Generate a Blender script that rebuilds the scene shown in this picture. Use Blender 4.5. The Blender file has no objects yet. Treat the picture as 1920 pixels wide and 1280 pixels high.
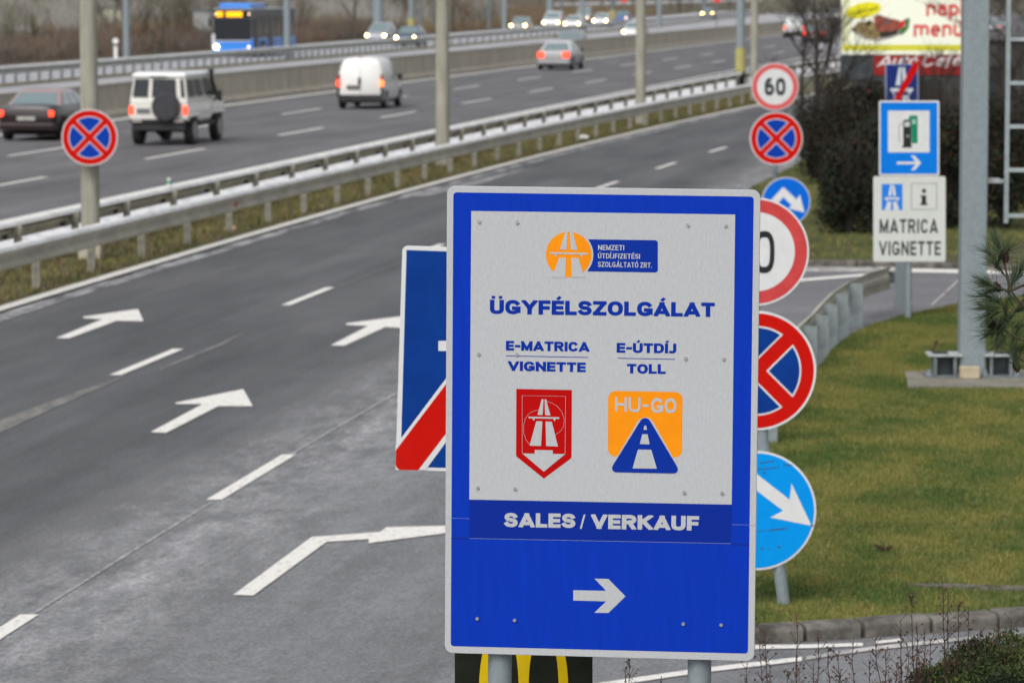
import bpy, math, random
import numpy as np
from mathutils import Matrix, Vector

# ------------------------------------------------------------------ camera, sky, sun, exposure
FPX, CAMH = 7000.0, 4.3
PITCH = math.atan(666 / FPX)
CP, SP = math.cos(PITCH), math.sin(PITCH)
scene = bpy.context.scene
cam = bpy.data.cameras.new("camera")
cam.sensor_width = 36.0
cam.lens = FPX / 1920 * 36.0
cam.clip_start, cam.clip_end = 0.5, 6000
cam.dof.use_dof = True
cam.dof.focus_distance = 14.6
cam.dof.aperture_fstop = 6.6
camo = bpy.data.objects.new("camera", cam)
scene.collection.objects.link(camo)
camo.location = (0, 0, CAMH)
camo.rotation_euler = (math.pi / 2 - PITCH, 0, 0)
scene.camera = camo

world = bpy.data.worlds.new("World")
scene.world = world
world.use_nodes = True
wn, wl = world.node_tree.nodes, world.node_tree.links
wn.clear()
sky = wn.new("ShaderNodeTexSky"); sky.sky_type = 'NISHITA'; sky.sun_disc = False
SUN_EL, SUN_AZ = math.radians(48), math.radians(205)      # azimuth clockwise from +Y
sky.sun_elevation, sky.sun_rotation = SUN_EL, SUN_AZ
sky.air_density, sky.dust_density, sky.ozone_density = 1.0, 4.0, 1.0
hs = wn.new("ShaderNodeHueSaturation"); hs.inputs['Saturation'].default_value = 0.22
bg = wn.new("ShaderNodeBackground"); bg.inputs['Strength'].default_value = 0.155
wo = wn.new("ShaderNodeOutputWorld")
wl.new(sky.outputs[0], hs.inputs['Color']); wl.new(hs.outputs[0], bg.inputs['Color']); wl.new(bg.outputs[0], wo.inputs[0])
sl = bpy.data.lights.new("sun", 'SUN'); sl.energy = 1.15; sl.angle = math.radians(35); sl.color = (1, .975, .94)
slo = bpy.data.objects.new("sun", sl); scene.collection.objects.link(slo)
dirv = Vector((math.sin(SUN_AZ) * math.cos(SUN_EL), math.cos(SUN_AZ) * math.cos(SUN_EL), math.sin(SUN_EL)))
slo.rotation_euler = dirv.to_track_quat('Z', 'Y').to_euler(); slo.location = (0, 0, 30)
scene.view_settings.view_transform = 'Standard'; scene.view_settings.look = 'None'
scene.view_settings.gamma = 1; scene.view_settings.use_curve_mapping = False
scene.view_settings.exposure = 0.0

# ------------------------------------------------------------------ survey helpers
def P(px, py, z=0.0):                       # ground point (world) seen at a photo pixel, at height z
    u, v = (px - 960) / FPX, (640 - py) / FPX
    t = (z - CAMH) / (-SP + v * CP)
    return (u * t, (CP + v * SP) * t, z)
def S(px, py, Y):                           # point at distance Y seen at a photo pixel
    u, v = (px - 960) / FPX, (640 - py) / FPX
    t = Y / (CP + v * SP)
    return (u * t, Y, CAMH + (-SP + v * CP) * t)
def XP(px, Y): return S(px, 640, Y)[0]
def poly2(a, b, c): return lambda y: a * y * y + b * y + c
cE = poly2(.00042, .10641, -13.10)          # left edge line of the near carriageway
cGF = poly2(.00035, .11808, -13.93)         # near guardrail
cGR = poly2(.00021, .1295, -15.55)          # guardrail on the motorway side
cA = poly2(.00010, .14263, -23.29)          # lane line
cB = poly2(.00012, .13756, -26.91)          # lane line
cC = lambda y: cA(y) + 3.75                 # edge line of the motorway
cWL = poly2(.00003, .1612, -32.63)          # edge line along the concrete wall
cW = lambda y: cWL(y) - 1.15                # concrete wall
cFG = lambda y: .2005 * y - 54.6            # far guardrail
def tang(c, y): return math.atan2(c(y + 1) - c(y - 1), 2)   # angle to the right of +Y

RND = random.Random(7)
# ------------------------------------------------------------------ materials
MATS = {}
def mat(name, col, rough=.7, col2=None, scale=8, stretch=(1, 1, 1), spec=.35, metal=0, emit=None, estr=0, bump=0, detail=6, coat=0, lo=.35, hi=.65, space='Object'):
    if name in MATS: return MATS[name]
    m = bpy.data.materials.new(name); m.use_nodes = True; MATS[name] = m
    nt = m.node_tree; b = nt.nodes['Principled BSDF']
    b.inputs['Base Color'].default_value = (*col, 1); b.inputs['Roughness'].default_value = rough
    b.inputs['Specular IOR Level'].default_value = spec; b.inputs['Metallic'].default_value = metal
    b.inputs['Coat Weight'].default_value = coat
    if emit:
        b.inputs['Emission Color'].default_value = (*emit, 1); b.inputs['Emission Strength'].default_value = estr
    if col2 or bump:
        if space == 'World':
            g = nt.nodes.new('ShaderNodeNewGeometry'); src = g.outputs['Position']
        else:
            g = nt.nodes.new('ShaderNodeTexCoord'); src = g.outputs['Object']
        mp = nt.nodes.new('ShaderNodeMapping'); mp.inputs['Scale'].default_value = stretch
        nt.links.new(src, mp.inputs[0])
        n = nt.nodes.new('ShaderNodeTexNoise'); n.inputs['Scale'].default_value = scale; n.inputs['Detail'].default_value = detail
        n.inputs['Roughness'].default_value = .62
        nt.links.new(mp.outputs[0], n.inputs['Vector'])
        if col2:
            r = nt.nodes.new('ShaderNodeValToRGB'); r.color_ramp.elements[0].position = lo; r.color_ramp.elements[1].position = hi
            r.color_ramp.elements[0].color = (*col2, 1); r.color_ramp.elements[1].color = (*col, 1)
            nt.links.new(n.outputs[0], r.inputs[0]); nt.links.new(r.outputs[0], b.inputs['Base Color'])
        if bump:
            bp = nt.nodes.new('ShaderNodeBump'); bp.inputs['Strength'].default_value = bump; bp.inputs['Distance'].default_value = .02
            nt.links.new(n.outputs[0], bp.inputs['Height']); nt.links.new(bp.outputs[0], b.inputs['Normal'])
    return m

def asphalt(name, ang, base, dark, light, salt_u=None, salt_amt=.5, track=0.35, track_w=1.75, off=0, x0=None):
    """asphalt with grain, stretched tyre polish and dried road salt; ang = heading of the lane"""
    m = bpy.data.materials.new(name); m.use_nodes = True; nt = m.node_tree; N = nt.nodes.new; K = nt.links.new
    b = nt.nodes['Principled BSDF']; b.inputs['Roughness'].default_value = .82; b.inputs['Specular IOR Level'].default_value = .25
    g = N('ShaderNodeNewGeometry'); mp = N('ShaderNodeMapping'); mp.inputs['Rotation'].default_value = (0, 0, ang)
    K(g.outputs['Position'], mp.inputs[0])                       # x = across the lane, y = along it
    def noise(sc, st, det=8, ro=.65):
        q = N('ShaderNodeMapping'); q.inputs['Scale'].default_value = st; K(mp.outputs[0], q.inputs[0])
        n = N('ShaderNodeTexNoise'); n.inputs['Scale'].default_value = sc; n.inputs['Detail'].default_value = det; n.inputs['Roughness'].default_value = ro
        K(q.outputs[0], n.inputs['Vector']); return n.outputs[0]
    def mix(a, c2, f, mode='MIX'):
        x = N('ShaderNodeMix'); x.data_type = 'RGBA'; x.blend_type = mode; x.clamp_factor = True
        for s_, v in ((0, f), (6, a), (7, c2)):
            if isinstance(v, (tuple, float, int)): x.inputs[s_].default_value = v
            else: K(v, x.inputs[s_])
        return x.outputs[2]
    def rng(v, a, c2, lo=0, hi=1):
        r = N('ShaderNodeMapRange'); r.inputs[1].default_value = a; r.inputs[2].default_value = c2
        r.inputs[3].default_value = lo; r.inputs[4].default_value = hi; K(v, r.inputs[0]); return r.outputs[0]
    def mth(op, a, c2):
        r = N('ShaderNodeMath'); r.operation = op
        for i, v in enumerate((a, c2)):
            if isinstance(v, (float, int)): r.inputs[i].default_value = v
            else: K(v, r.inputs[i])
        return r.outputs[0]
    col = mix((*dark, 1), (*base, 1), rng(noise(.55, (1, .22, 1)), .35, .65))
    sep = N('ShaderNodeSeparateXYZ'); K(mp.outputs[0], sep.inputs[0])
    if track:
        sn = mth('SINE', mth('MULTIPLY', mth('ADD', sep.outputs[0], off), 2 * math.pi / track_w), 0)
        tr = mth('MULTIPLY', rng(sn, -.4, 1), rng(noise(.3, (.8, .1, 1)), .3, .7, .4, 1))
        col = mix(col, (*dark, 1), mth('MULTIPLY', tr, track))
    if salt_u:
        s = rng(mth('ADD', sep.outputs[0], mth('MULTIPLY', mth('SUBTRACT', noise(.9, (1, .35, 1), 10), .5), 2.6)), salt_u[0], salt_u[1])
        pat = mth('MULTIPLY', rng(noise(1.0, (1, .45, 1), 8, .7), .3, .68, .25, 1), rng(noise(7, (1, .7, 1), 8, .85), .36, .62, .25, 1.15))
        s2 = mth('MULTIPLY', s, mth('ADD', mth('MULTIPLY', pat, .8), .2))
        col = mix(col, (*light, 1), mth('MULTIPLY', s2, salt_amt))
        near = rng(mth('ABSOLUTE', mth('SUBTRACT', sep.outputs[0], salt_u[1] - .2), 0), 1.3, 0)
        fine = mth('MULTIPLY', rng(noise(2.6, (1, .35, 1), 10, .8), .44, .64), rng(noise(13, (1, .8, 1), 6, .85), .40, .6, .15, 1.4))
        col = mix(col, (.44, .44, .455, 1), mth('MULTIPLY', mth('MULTIPLY', near, fine), .95))
    gr = rng(noise(30, (1, .9, 1), 5, .9), .30, .70, .40, 1.60)
    gr = mth('MULTIPLY', gr, rng(noise(2.2, (1, .03, 1), 6, .7), .3, .7, .84, 1.16))          # wear drawn out along the lane
    gr = mth('MULTIPLY', gr, rng(noise(1.1, (1, .6, 1), 9, .75), .30, .42, .80, 1.0))           # darker damp and oily spots
    gm = N('ShaderNodeMix'); gm.data_type = 'RGBA'; gm.blend_type = 'MULTIPLY'; gm.inputs[0].default_value = 1
    cmb = N('ShaderNodeCombineColor'); K(gr, cmb.inputs[0]); K(gr, cmb.inputs[1]); K(gr, cmb.inputs[2])
    K(col, gm.inputs[6]); K(cmb.outputs[0], gm.inputs[7]); K(gm.outputs[2], b.inputs['Base Color'])
    bp = N('ShaderNodeBump'); bp.inputs['Strength'].default_value = .35; bp.inputs['Distance'].default_value = .01
    K(noise(60, (1, 1, 1), 3), bp.inputs['Height']); K(bp.outputs[0], b.inputs['Normal'])
    return m

# ------------------------------------------------------------------ mesh building
class MB:
    def __init__(s): s.v, s.f = [], []
    def add(s, vs, fs):
        n = len(s.v); s.v += [tuple(p) for p in vs]; s.f += [tuple(i + n for i in f) for f in fs]; return s
    def box(s, c, d, rz=0, ry=0, taper=1):
        hx, hy, hz = d[0] / 2, d[1] / 2, d[2] / 2
        vs = []
        for k, (x, y, z) in enumerate([(-1,-1,-1),(1,-1,-1),(1,1,-1),(-1,1,-1),(-1,-1,1),(1,-1,1),(1,1,1),(-1,1,1)]):
            t = taper if z > 0 else 1
            p = Vector((x * hx * t, y * hy * t, z * hz))
            if ry: p = Matrix.Rotation(ry, 3, 'Y') @ p
            if rz: p = Matrix.Rotation(rz, 3, 'Z') @ p
            vs.append((p.x + c[0], p.y + c[1], p.z + c[2]))
        return s.add(vs, [(0,3,2,1),(4,5,6,7),(0,1,5,4),(1,2,6,5),(2,3,7,6),(3,0,4,7)])
    def tube(s, p0, p1, r0, r1=None, n=12, caps=True):
        r1 = r0 if r1 is None else r1
        a, b = Vector(p0), Vector(p1); d = (b - a)
        if d.length < 1e-6: return s
        d.normalize(); u = d.orthogonal().normalized(); w = d.cross(u)
        vs = []
        for c, r in ((a, r0), (b, r1)):
            for i in range(n):
                t = 2 * math.pi * i / n
                vs.append(c + u * (r * math.cos(t)) + w * (r * math.sin(t)))
        fs = [(i, (i + 1) % n, n + (i + 1) % n, n + i) for i in range(n)]
        if caps: fs += [tuple(range(n - 1, -1, -1)), tuple(range(n, 2 * n))]
        return s.add(vs, fs)
    def chain(s, pts, rads, n=6):
        for i in range(len(pts) - 1): s.tube(pts[i], pts[i + 1], rads[i], rads[i + 1], n, i in (0, len(pts) - 2))
        return s
    def slab(s, pts, y0, y1, frame=None):          # extrude an xz-outline (seen from -y) between y0 (front) and y1
        n = len(pts); vs = [(x, y0, z) for x, z in pts] + [(x, y1, z) for x, z in pts]
        ar = sum(pts[i][0] * pts[(i + 1) % n][1] - pts[(i + 1) % n][0] * pts[i][1] for i in range(n))
        fr, bk = tuple(range(n)), tuple(range(2 * n - 1, n - 1, -1))
        sd = [(i, n + i, n + (i + 1) % n, (i + 1) % n) for i in range(n)]
        if ar < 0: fr, bk, sd = fr[::-1], bk[::-1], [q[::-1] for q in sd]
        return s.add(vs, [fr, bk] + sd)
    def plate(s, pts, z0, z1):                      # horizontal slab from xy-outline
        n = len(pts); ar = sum(pts[i][0] * pts[(i + 1) % n][1] - pts[(i + 1) % n][0] * pts[i][1] for i in range(n))
        if ar < 0: pts = pts[::-1]
        vs = [(p[0], p[1], z0) for p in pts] + [(p[0], p[1], z1) for p in pts]
        return s.add(vs, [tuple(range(n, 2 * n)), tuple(range(n - 1, -1, -1))] + [(i, (i + 1) % n, n + (i + 1) % n, n + i) for i in range(n)])
    def loft(s, rings, caps=True):
        n = len(rings[0]); vs = [p for r in rings for p in r]
        fs = [(k * n + i, k * n + (i + 1) % n, (k + 1) * n + (i + 1) % n, (k + 1) * n + i) for k in range(len(rings) - 1) for i in range(n)]
        if caps: fs += [tuple(range(n - 1, -1, -1)), tuple(range((len(rings) - 1) * n, len(rings) * n))]
        return s.add(vs, fs)
    def sweep(s, prof, path, up=0.0):               # prof: (offset to the right, z) ; path: (x, y)
        rings = []
        for i, (x, y) in enumerate(path):
            a, b = path[max(0, i - 1)], path[min(len(path) - 1, i + 1)]
            t = Vector((b[0] - a[0], b[1] - a[1])).normalized(); r = (t.y, -t.x)
            rings.append([(x + r[0] * o, y + r[1] * o, z + up) for o, z in prof])
        return s.loft(rings)
    def build(s, name, m, parent=None, smooth=None, bevel=0, seg=2):
        me = bpy.data.meshes.new(name); me.from_pydata(s.v, [], s.f); me.validate()
        if m: me.materials.append(m)
        o = bpy.data.objects.new(name, me); scene.collection.objects.link(o)
        if parent: o.parent = parent
        if smooth:
            me.shade_smooth(); me.set_sharp_from_angle(angle=math.radians(smooth))
        if bevel:
            md = o.modifiers.new('bevel', 'BEVEL'); md.width = bevel; md.segments = seg; md.limit_method = 'ANGLE'; md.angle_limit = math.radians(35)
        return o
def thing(name, label, cat, loc=(0, 0, 0), rz=0, group=None):
    o = bpy.data.objects.new(name, None); scene.collection.objects.link(o); o.empty_display_size = .2
    o.location = loc; o.rotation_euler = (0, 0, rz); o['label'] = label; o['category'] = cat
    if group: o['group'] = group
    return o
def tag(o, label, cat, group=None):
    o['label'] = label; o['category'] = cat
    if group: o['group'] = group
    return o
def kind(o, k, label=None):
    o['kind'] = k
    if label: o['label'] = label
    return o
def put(o, name, parent, loc=(0, 0, 0), rz=0, sc=1):     # share a mesh
    c = bpy.data.objects.new(name, o.data); scene.collection.objects.link(c); c.parent = parent; c.location = loc; c.rotation_euler = (0, 0, rz)
    c.scale = (sc, sc, sc) if not isinstance(sc, tuple) else sc
    for md in o.modifiers:
        n = c.modifiers.new(md.name, md.type)
        if md.type == 'BEVEL': n.width, n.segments, n.limit_method, n.angle_limit = md.width, md.segments, md.limit_method, md.angle_limit
    return c
def copy_tree(o, parent=None):
    c = o.copy(); scene.collection.objects.link(c); c.parent = parent
    for ch in list(o.children): copy_tree(ch, c)
    return c
def rounded(pts, r, n=6):                            # round every corner of an outline
    out = []; L = len(pts)
    for i in range(L):
        a, b, c = Vector(pts[i - 1]), Vector(pts[i]), Vector(pts[(i + 1) % L])
        rr = r[i] if isinstance(r, (list, tuple)) else r
        if rr <= 0: out.append(tuple(b)); continue
        u, w = (a - b), (c - b); lim = min(u.length, w.length) * .48; u.normalize(); w.normalize()
        half = math.acos(max(-1, min(1, u.dot(w)))) / 2; d = min(rr / math.tan(half), lim); rr = d * math.tan(half)
        bis = (u + w).normalized(); ctr = b + bis * (rr / math.sin(half))
        p0, p1 = b + u * d, b + w * d; a0 = math.atan2(p0.y - ctr.y, p0.x - ctr.x); a1 = math.atan2(p1.y - ctr.y, p1.x - ctr.x); da = a1 - a0
        while da > math.pi: da -= 2 * math.pi
        while da < -math.pi: da += 2 * math.pi
        for k in range(n + 1): t = a0 + da * k / n; out.append((ctr.x + rr * math.cos(t), ctr.y + rr * math.sin(t)))
    return out
def disc(cx, cy, r, n=64, a0=0, a1=360): 
    return [(cx + r * math.cos(math.radians(a0 + (a1 - a0) * i / n)), cy + r * math.sin(math.radians(a0 + (a1 - a0) * i / n))) for i in range(n if a1 - a0 == 360 else n + 1)]

# ------------------------------------------------------------------ stroke lettering
def _arc(cx, cy, rx, ry, a0, a1, n=18, e=1.0):
    out = []
    for i in range(n + 1):
        t = math.radians(a0 + (a1 - a0) * i / n); c, s_ = math.cos(t), math.sin(t)
        out.append((cx + rx * math.copysign(abs(c) ** e, c), cy + ry * math.copysign(abs(s_) ** e, s_)))
    return out
E_ = .78
GL = {  # width, strokes (normalised), flag clip
 'I': (0, [[(0, 0), (0, 1)]]), 'L': (.58, [[(0, 0), (0, 1)], [(0, 0), (1, 0)]]),
 'E': (.62, [[(0, 0), (0, 1)], [(0, 1), (1, 1)], [(0, .5), (.93, .5)], [(0, 0), (1, 0)]]),
 'F': (.6, [[(0, 0), (0, 1)], [(0, 1), (1, 1)], [(0, .47), (.9, .47)]]),
 'T': (.7, [[(0, 1), (1, 1)], [(.5, 1), (.5, 0)]]), 'H': (.74, [[(0, 0), (0, 1)], [(1, 0), (1, 1)], [(0, .5), (1, .5)]]),
 'A': (.86, [[(0, -.02), (.5, 1.02)], [(.5, 1.02), (1, -.02)], [(.18, .2), (.82, .2)]]),
 'V': (.84, [[(0, 1.02), (.5, -.02)], [(.5, -.02), (1, 1.02)]]),
 'Y': (.84, [[(0, 1.05), (.5, .45)], [(1, 1.05), (.5, .45)], [(.5, .5), (.5, 0)]]),
 'Z': (.7, [[(0, 1), (1, 1)], [(.97, .97), (.03, .03)], [(0, 0), (1, 0)]]),
 'N': (.78, [[(0, 0), (0, 1)], [(1, 0), (1, 1)], [(0, 1), (1, 0)]]),
 'M': (.94, [[(0, 0), (0, 1)], [(1, 0), (1, 1)], [(0, 1), (.5, .05)], [(.5, .05), (1, 1)]]),
 'K': (.8, [[(0, 0), (0, 1)], [(.05, .42), (1, 1.08)], [(.3, .62), (1, -.06)]]),
 'U': (.74, [[(0, 1)] + _arc(.5, .33, .5, .33, 180, 360, 18, E_) + [(1, 1)]]),
 'J': (.5, [[(1, 1)] + _arc(.35, .28, .65, .28, 0, -110, 12, E_)]),
 'O': (.82, [_arc(.5, .5, .5, .5, 0, 360, 40, .86)]), '0': (.58, [_arc(.5, .5, .5, .5, 0, 360, 40, .72)]),
 'C': (.78, [_arc(.5, .5, .5, .5, 42, 318, 30, .86)]),
 'G': (.84, [_arc(.5, .5, .5, .5, 42, 315, 30, .86), [(.62, .4), (1, .4)], [(1, .4), (1, .12)]]),
 'S': (.72, [_arc(.5, .76, .46, .24, 22, 270, 20, .9) + _arc(.5, .25, .5, .25, 90, -158, 20, .9)[0:]]),
 'D': (.76, [[(0, 0), (0, 1)], [(0, 1), (.45, 1)] + _arc(.45, .5, .55, .5, 90, -90, 20, .85) + [(.0, 0)]]),
 'R': (.76, [[(0, 0), (0, 1)], [(0, 1), (.6, 1)] + _arc(.62, .74, .38, .26, 90, -90, 14) + [(.0, .48)], [(.5, .5), (.95, -.06)]]),
 '6': (.58, [_arc(.5, .29, .5, .29, 0, 360, 30, .85), _arc(.52, .52, .52, .48, 62, 180, 12, .9) + [(0, .3)]]),
 '8': (.58, [_arc(.5, .74, .44, .26, 0, 360, 30, .85), _arc(.5, .26, .5, .26, 0, 360, 30, .85)]),
 '-': (.36, [[(0, .45), (1, .45)]]), '/': (.34, [[(0, -.05), (1, 1.05)]]), '.': (0, [[(0, 0), (0, .01)]]),
 'n': (.5, [[(0, 0), (0, .66)], [(0, .4)] + _arc(.5, .42, .5, .25, 165, 0, 12, .85) + [(1, 0)]]),
 'u': (.5, [[(0, .68)] + _arc(.5, .25, .5, .25, 180, 345, 12, .85) + [(1, .3)], [(1, 0), (1, .68)]]),
 'm': (.86, [[(0, 0), (0, .66)], [(0, .4)] + _arc(.25, .44, .25, .23, 165, 0, 10, .85) + [(.5, 0)], [(.5, .4)] + _arc(.75, .44, .25, .23, 165, 0, 10, .85) + [(1, 0)]]),
 'p': (.54, [[(0, -.32), (0, .66)], _arc(.5, .33, .5, .33, 0, 360, 28, .9)]),
 'a': (.5, [_arc(.5, .22, .5, .22, 0, 360, 24, .9), _arc(.5, .45, .48, .22, 150, 0, 12, .9) + [(1, 0)]]),
 'e': (.52, [[(0, .34), (1, .34)] + _arc(.5, .33, .5, .33, 0, 310, 24, .95)]),
 'i': (0, [[(0, 0), (0, .66)], [(0, .93), (0, .95)]]), 't': (.34, [[(.4, .95), (.4, .15), (.7, 0), (1, .02)], [(0, .66), (1, .66)]]),
 'o': (.54, [_arc(.5, .33, .5, .33, 0, 360, 28, .95)]), 'f': (.36, [_arc(.85, .75, .45, .25, 100, 180, 8) + [(.4, -.28)], [(0, .6), (1, .6)]]),
 ' ': (.36, []),
}
ACC = {'Ü': 'U:', 'É': "E'", 'Á': "A'", 'Ú': "U'", 'Í': "I'", 'Ó': "O'", 'ü': 'u:', 'ó': "o'", 'é': "e'"}
def _seg(mb, pts, h, y, tr, clip, cap):
    pts = [Vector(p) for p in pts]
    closed = (pts[0] - pts[-1]).length < 1e-4 and len(pts) > 3
    if closed: pts = pts[:-1]
    n = len(pts)
    if not closed and cap:
        pts[0] = pts[0] + (pts[0] - pts[1]).normalized() * h; pts[-1] = pts[-1] + (pts[-1] - pts[-2]).normalized() * h
    L, R = [], []
    for i in range(n):
        a = pts[i - 1] if (i or closed) else None; b = pts[(i + 1) % n] if (i < n - 1 or closed) else None
        d0 = (pts[i] - a) if a is not None else None; d1 = (b - pts[i]) if b is not None else None
        if d0 is not None and d0.length < 1e-6: d0 = None
        if d1 is not None and d1.length < 1e-6: d1 = None
        d0 = d0.normalized() if d0 is not None else d1.normalized(); d1 = d1.normalized() if d1 is not None else d0
        t = (d0 + d1).normalized() if (d0 + d1).length > 1e-5 else d0
        nn = Vector((-t.y, t.x)); k = h / max(.55, nn.dot(Vector((-d0.y, d0.x))))
        L.append(pts[i] + nn * k); R.append(pts[i] - nn * k)
    m = n if closed else n - 1
    for i in range(m):
        j = (i + 1) % n; q = [R[i], R[j], L[j], L[i]]
        if clip:
            for lim, sg in ((1.0, 1), (0.0, -1)):
                o = []
                for k in range(len(q)):
                    p0, p1 = q[k], q[(k + 1) % len(q)]; i0, i1 = (lim - p0.y) * sg >= -1e-7, (lim - p1.y) * sg >= -1e-7
                    if i0: o.append(p0)
                    if i0 != i1: o.append(p0.lerp(p1, (lim - p0.y) / (p1.y - p0.y)))
                q = o
                if len(q) < 3: break
        if len(q) < 3: continue
        w = [tr(p.x, p.y) for p in q]
        ar = sum(w[k][0] * w[(k + 1) % len(w)][1] - w[(k + 1) % len(w)][0] * w[k][1] for k in range(len(w)))
        if ar < 0: w = w[::-1]
        mb.add([(x, y, z) for x, z in w], [tuple(range(len(w)))])
def letters(name, text, bl, br, cap, m, parent, y, t=.2, cond=1.0, gap=.12, shear=0):
    """flat print: cap height `cap`, baseline from bl to br (local x,z), stroke t in cap units"""
    items, x = [], 0.0
    for ch in text:
        acc = None
        if ch in ACC: ch, acc = ACC[ch][0], ACC[ch][1]
        w, st = GL[ch]; W = t + w * cond * (1 if w else 0) * (1 if t < .16 else 1.12) if ch != ' ' else w * cond
        if ch != ' ' : W = max(W, t)
        if W > t: W = max(t * 1.6, W - t * .35)
        items.append((st, x, W, acc, ch)); x += W + (gap if ch != ' ' else 0)
    tot = x - gap; bx, bz = bl; dx, dz = br[0] - bl[0], br[1] - bl[1]
    mb = MB(); k = 0; h = t / 2
    def tr(u, v): 
        u = (u + shear * v) / tot
        return (bx + dx * u, bz + dz * u + v * cap)
    for st, x0, W, acc, ch in items:
        low = ch.islower()
        for s_ in st:
            pts = [(x0 + h + u * (W - t), h + v * (1 - t)) for u, v in s_]
            _seg(mb, pts, h, y - (k % 4) * .00012, tr, not low, len(pts) == 2 or ch in 'UJSCGua'); k += 1
        xm = x0 + W / 2; top = .72 if low else 1.0
        if ch in 'i' and low: top = 1
        if acc == "'":
            _seg(mb, [(xm - .03, top + .07), (xm + .14, top + .27)], h * .75, y, tr, False, False)
        if acc == ':':
            for s_ in (-1, 1): _seg(mb, [(xm + s_ * (.06 + t * .55) - h * .75, top + .17), (xm + s_ * (.06 + t * .55) + h * .75, top + .17)], h * .8, y, tr, False, False)
    return mb.build(name, m, parent)
cFG = poly2(-.00006, .19, -51.5)
# ------------------------------------------------------------------ palette
M_near = asphalt("ramp_asphalt", math.radians(8.6), (.128, .130, .136), (.080, .082, .087), (.265, .27, .28), (-8.6, -6.6), .88, .3, 1.75, .3)
M_moto = asphalt("motorway_asphalt", math.radians(9.4), (.170, .168, .176), (.108, .106, .112), (.3, .3, .3), None, .5, .5, 1.87, .5)
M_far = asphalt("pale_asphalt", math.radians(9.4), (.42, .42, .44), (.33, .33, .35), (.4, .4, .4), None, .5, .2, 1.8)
M_exit = asphalt("exit_asphalt", math.radians(70), (.20, .20, .215), (.145, .145, .155), (.3, .3, .3), None, .5, .3, 1.8)
M_paint = mat("road_paint", (.80, .78, .73), .6, (.42, .41, .39), 16, (1, .5, 1), lo=.27, hi=.47, space='World', bump=.2)
M_paint2 = mat("worn_road_paint", (.55, .53, .5), .7, (.25, .245, .24), 6, (1, .3, 1), space='World', lo=.38, hi=.6)
M_oldline = mat("rubbed_out_paint", (.22, .21, .195), .8, (.12, .12, .12), 7, (1, .25, 1), space='World', lo=.35, hi=.6)
M_salt = mat("salt_crust", (.74, .74, .76), .8, (.40, .40, .41), 5, (1, .3, 1), space='World', lo=.3, hi=.55)
M_ground = mat("winter_ground", (.115, .095, .06), .9, (.07, .062, .04), .25, space='World', bump=.3)
M_verge = mat("verge_grass", (.20, .155, .085), .95, (.06, .07, .022), 1.6, (1, .5, 1), space='World', bump=.5)
M_lawn = mat("lawn_turf", (.17, .165, .04), .95, (.06, .10, .018), 1.3, (.8, .5, 1), space='World', bump=.6, lo=.42, hi=.60)
M_kerb = mat("kerb_concrete", (.22, .205, .18), .9, (.055, .05, .043), 4.5, space='World', bump=.8, lo=.36, hi=.66, detail=10)
M_conc = mat("wall_concrete", (.52, .475, .385), .85, (.40, .365, .30), 1.6, (1, 1, .4), space='World', bump=.2)
M_cap = mat("wall_cap_concrete", (.5, .49, .46), .8, (.38, .37, .34), 3, space='World')
M_pole = mat("pole_concrete", (.37, .36, .30), .8, (.26, .25, .20), 3.5, (2.5, 2.5, .35), bump=.15, lo=.35, hi=.62)
M_galv = mat("galvanised_steel", (.27, .315, .335), .55, (.21, .25, .27), 26, (1, 1, .7), metal=.1, bump=.08, lo=.3, hi=.7)
M_galvd = mat("dull_steel", (.22, .25, .27), .55, (.12, .14, .15), 6, metal=.25)
M_rail = mat("guardrail_steel", (.60, .57, .47), .45, (.38, .365, .30), 2.5, (.6, .6, 1), metal=.3, spec=.5, lo=.32, hi=.68)
M_railtop = mat("guardrail_sky_highlight", (.86, .86, .86), .5, (.62, .62, .62), 2)  # painted highlight: near-white strip imitating sky reflection on the rail tops
M_post = mat("guardrail_post_steel", (.34, .33, .27), .6, (.19, .185, .155), 5)
M_postg = mat("zinc_post_steel", (.30, .345, .35), .5, (.19, .225, .24), 7, metal=.2)
M_dark = mat("dark_rubber", (.02, .02, .02), .7, (.035, .033, .03), 9)
M_under = mat("underbody_black", (.015, .015, .016), .8)
M_soil = mat("patchy_soil", (.3, .28, .25), .95, (.13, .12, .09), 3, space='World')
W_ = dict(space='Object')
M_swhite2 = mat("roundel_white_film", (.70, .71, .71), .5, (.64, .65, .65), 9, spec=.15)
M_swhite = mat("sign_white_film", (.525, .54, .555), .6, (.41, .425, .44), 60, (2, 1, .7), lo=.15, hi=.85, bump=.06, detail=9, spec=.10)
M_sblue = mat("sign_blue_film", (.001, .040, .47), .55, (.001, .028, .37), 12, (3, 1, .3), lo=.2, hi=.8, bump=.08, spec=.10)
M_sband = mat("sign_dark_blue_film", (.002, .022, .27), .6, (.002, .024, .29), 9, spec=.10)
M_sink = mat("sign_lettering_blue", (.002, .030, .32), .6, (.002, .028, .30), 20, spec=.10)
M_snavy = mat("sign_navy_film", (.003, .045, .26), .4, (.003, .035, .22), 5, spec=.10)
M_sred = mat("sign_red_film", (.56, .006, .002), .6, (.54, .004, .001), 8, spec=.10)
M_sdred = mat("sign_deep_red_film", (.48, .001, .001), .6, (.44, .001, .001), 8, spec=.10)
M_sfade = mat("sign_faded_red_film", (.62, .075, .075), .5, (.50, .05, .05), 9, lo=.3, hi=.7, spec=.10)
M_sorange = mat("sign_orange_film", (.92, .30, .006), .42, (.86, .27, .006), 10, spec=.10)
M_ssky = mat("sign_sky_blue_film", (.0, .30, .80), .5, (.0, .27, .76), 6, spec=.10)
M_sfuel = mat("sign_service_blue_film", (.003, .20, .74), .4, (.003, .18, .70), 6, spec=.10)
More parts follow.
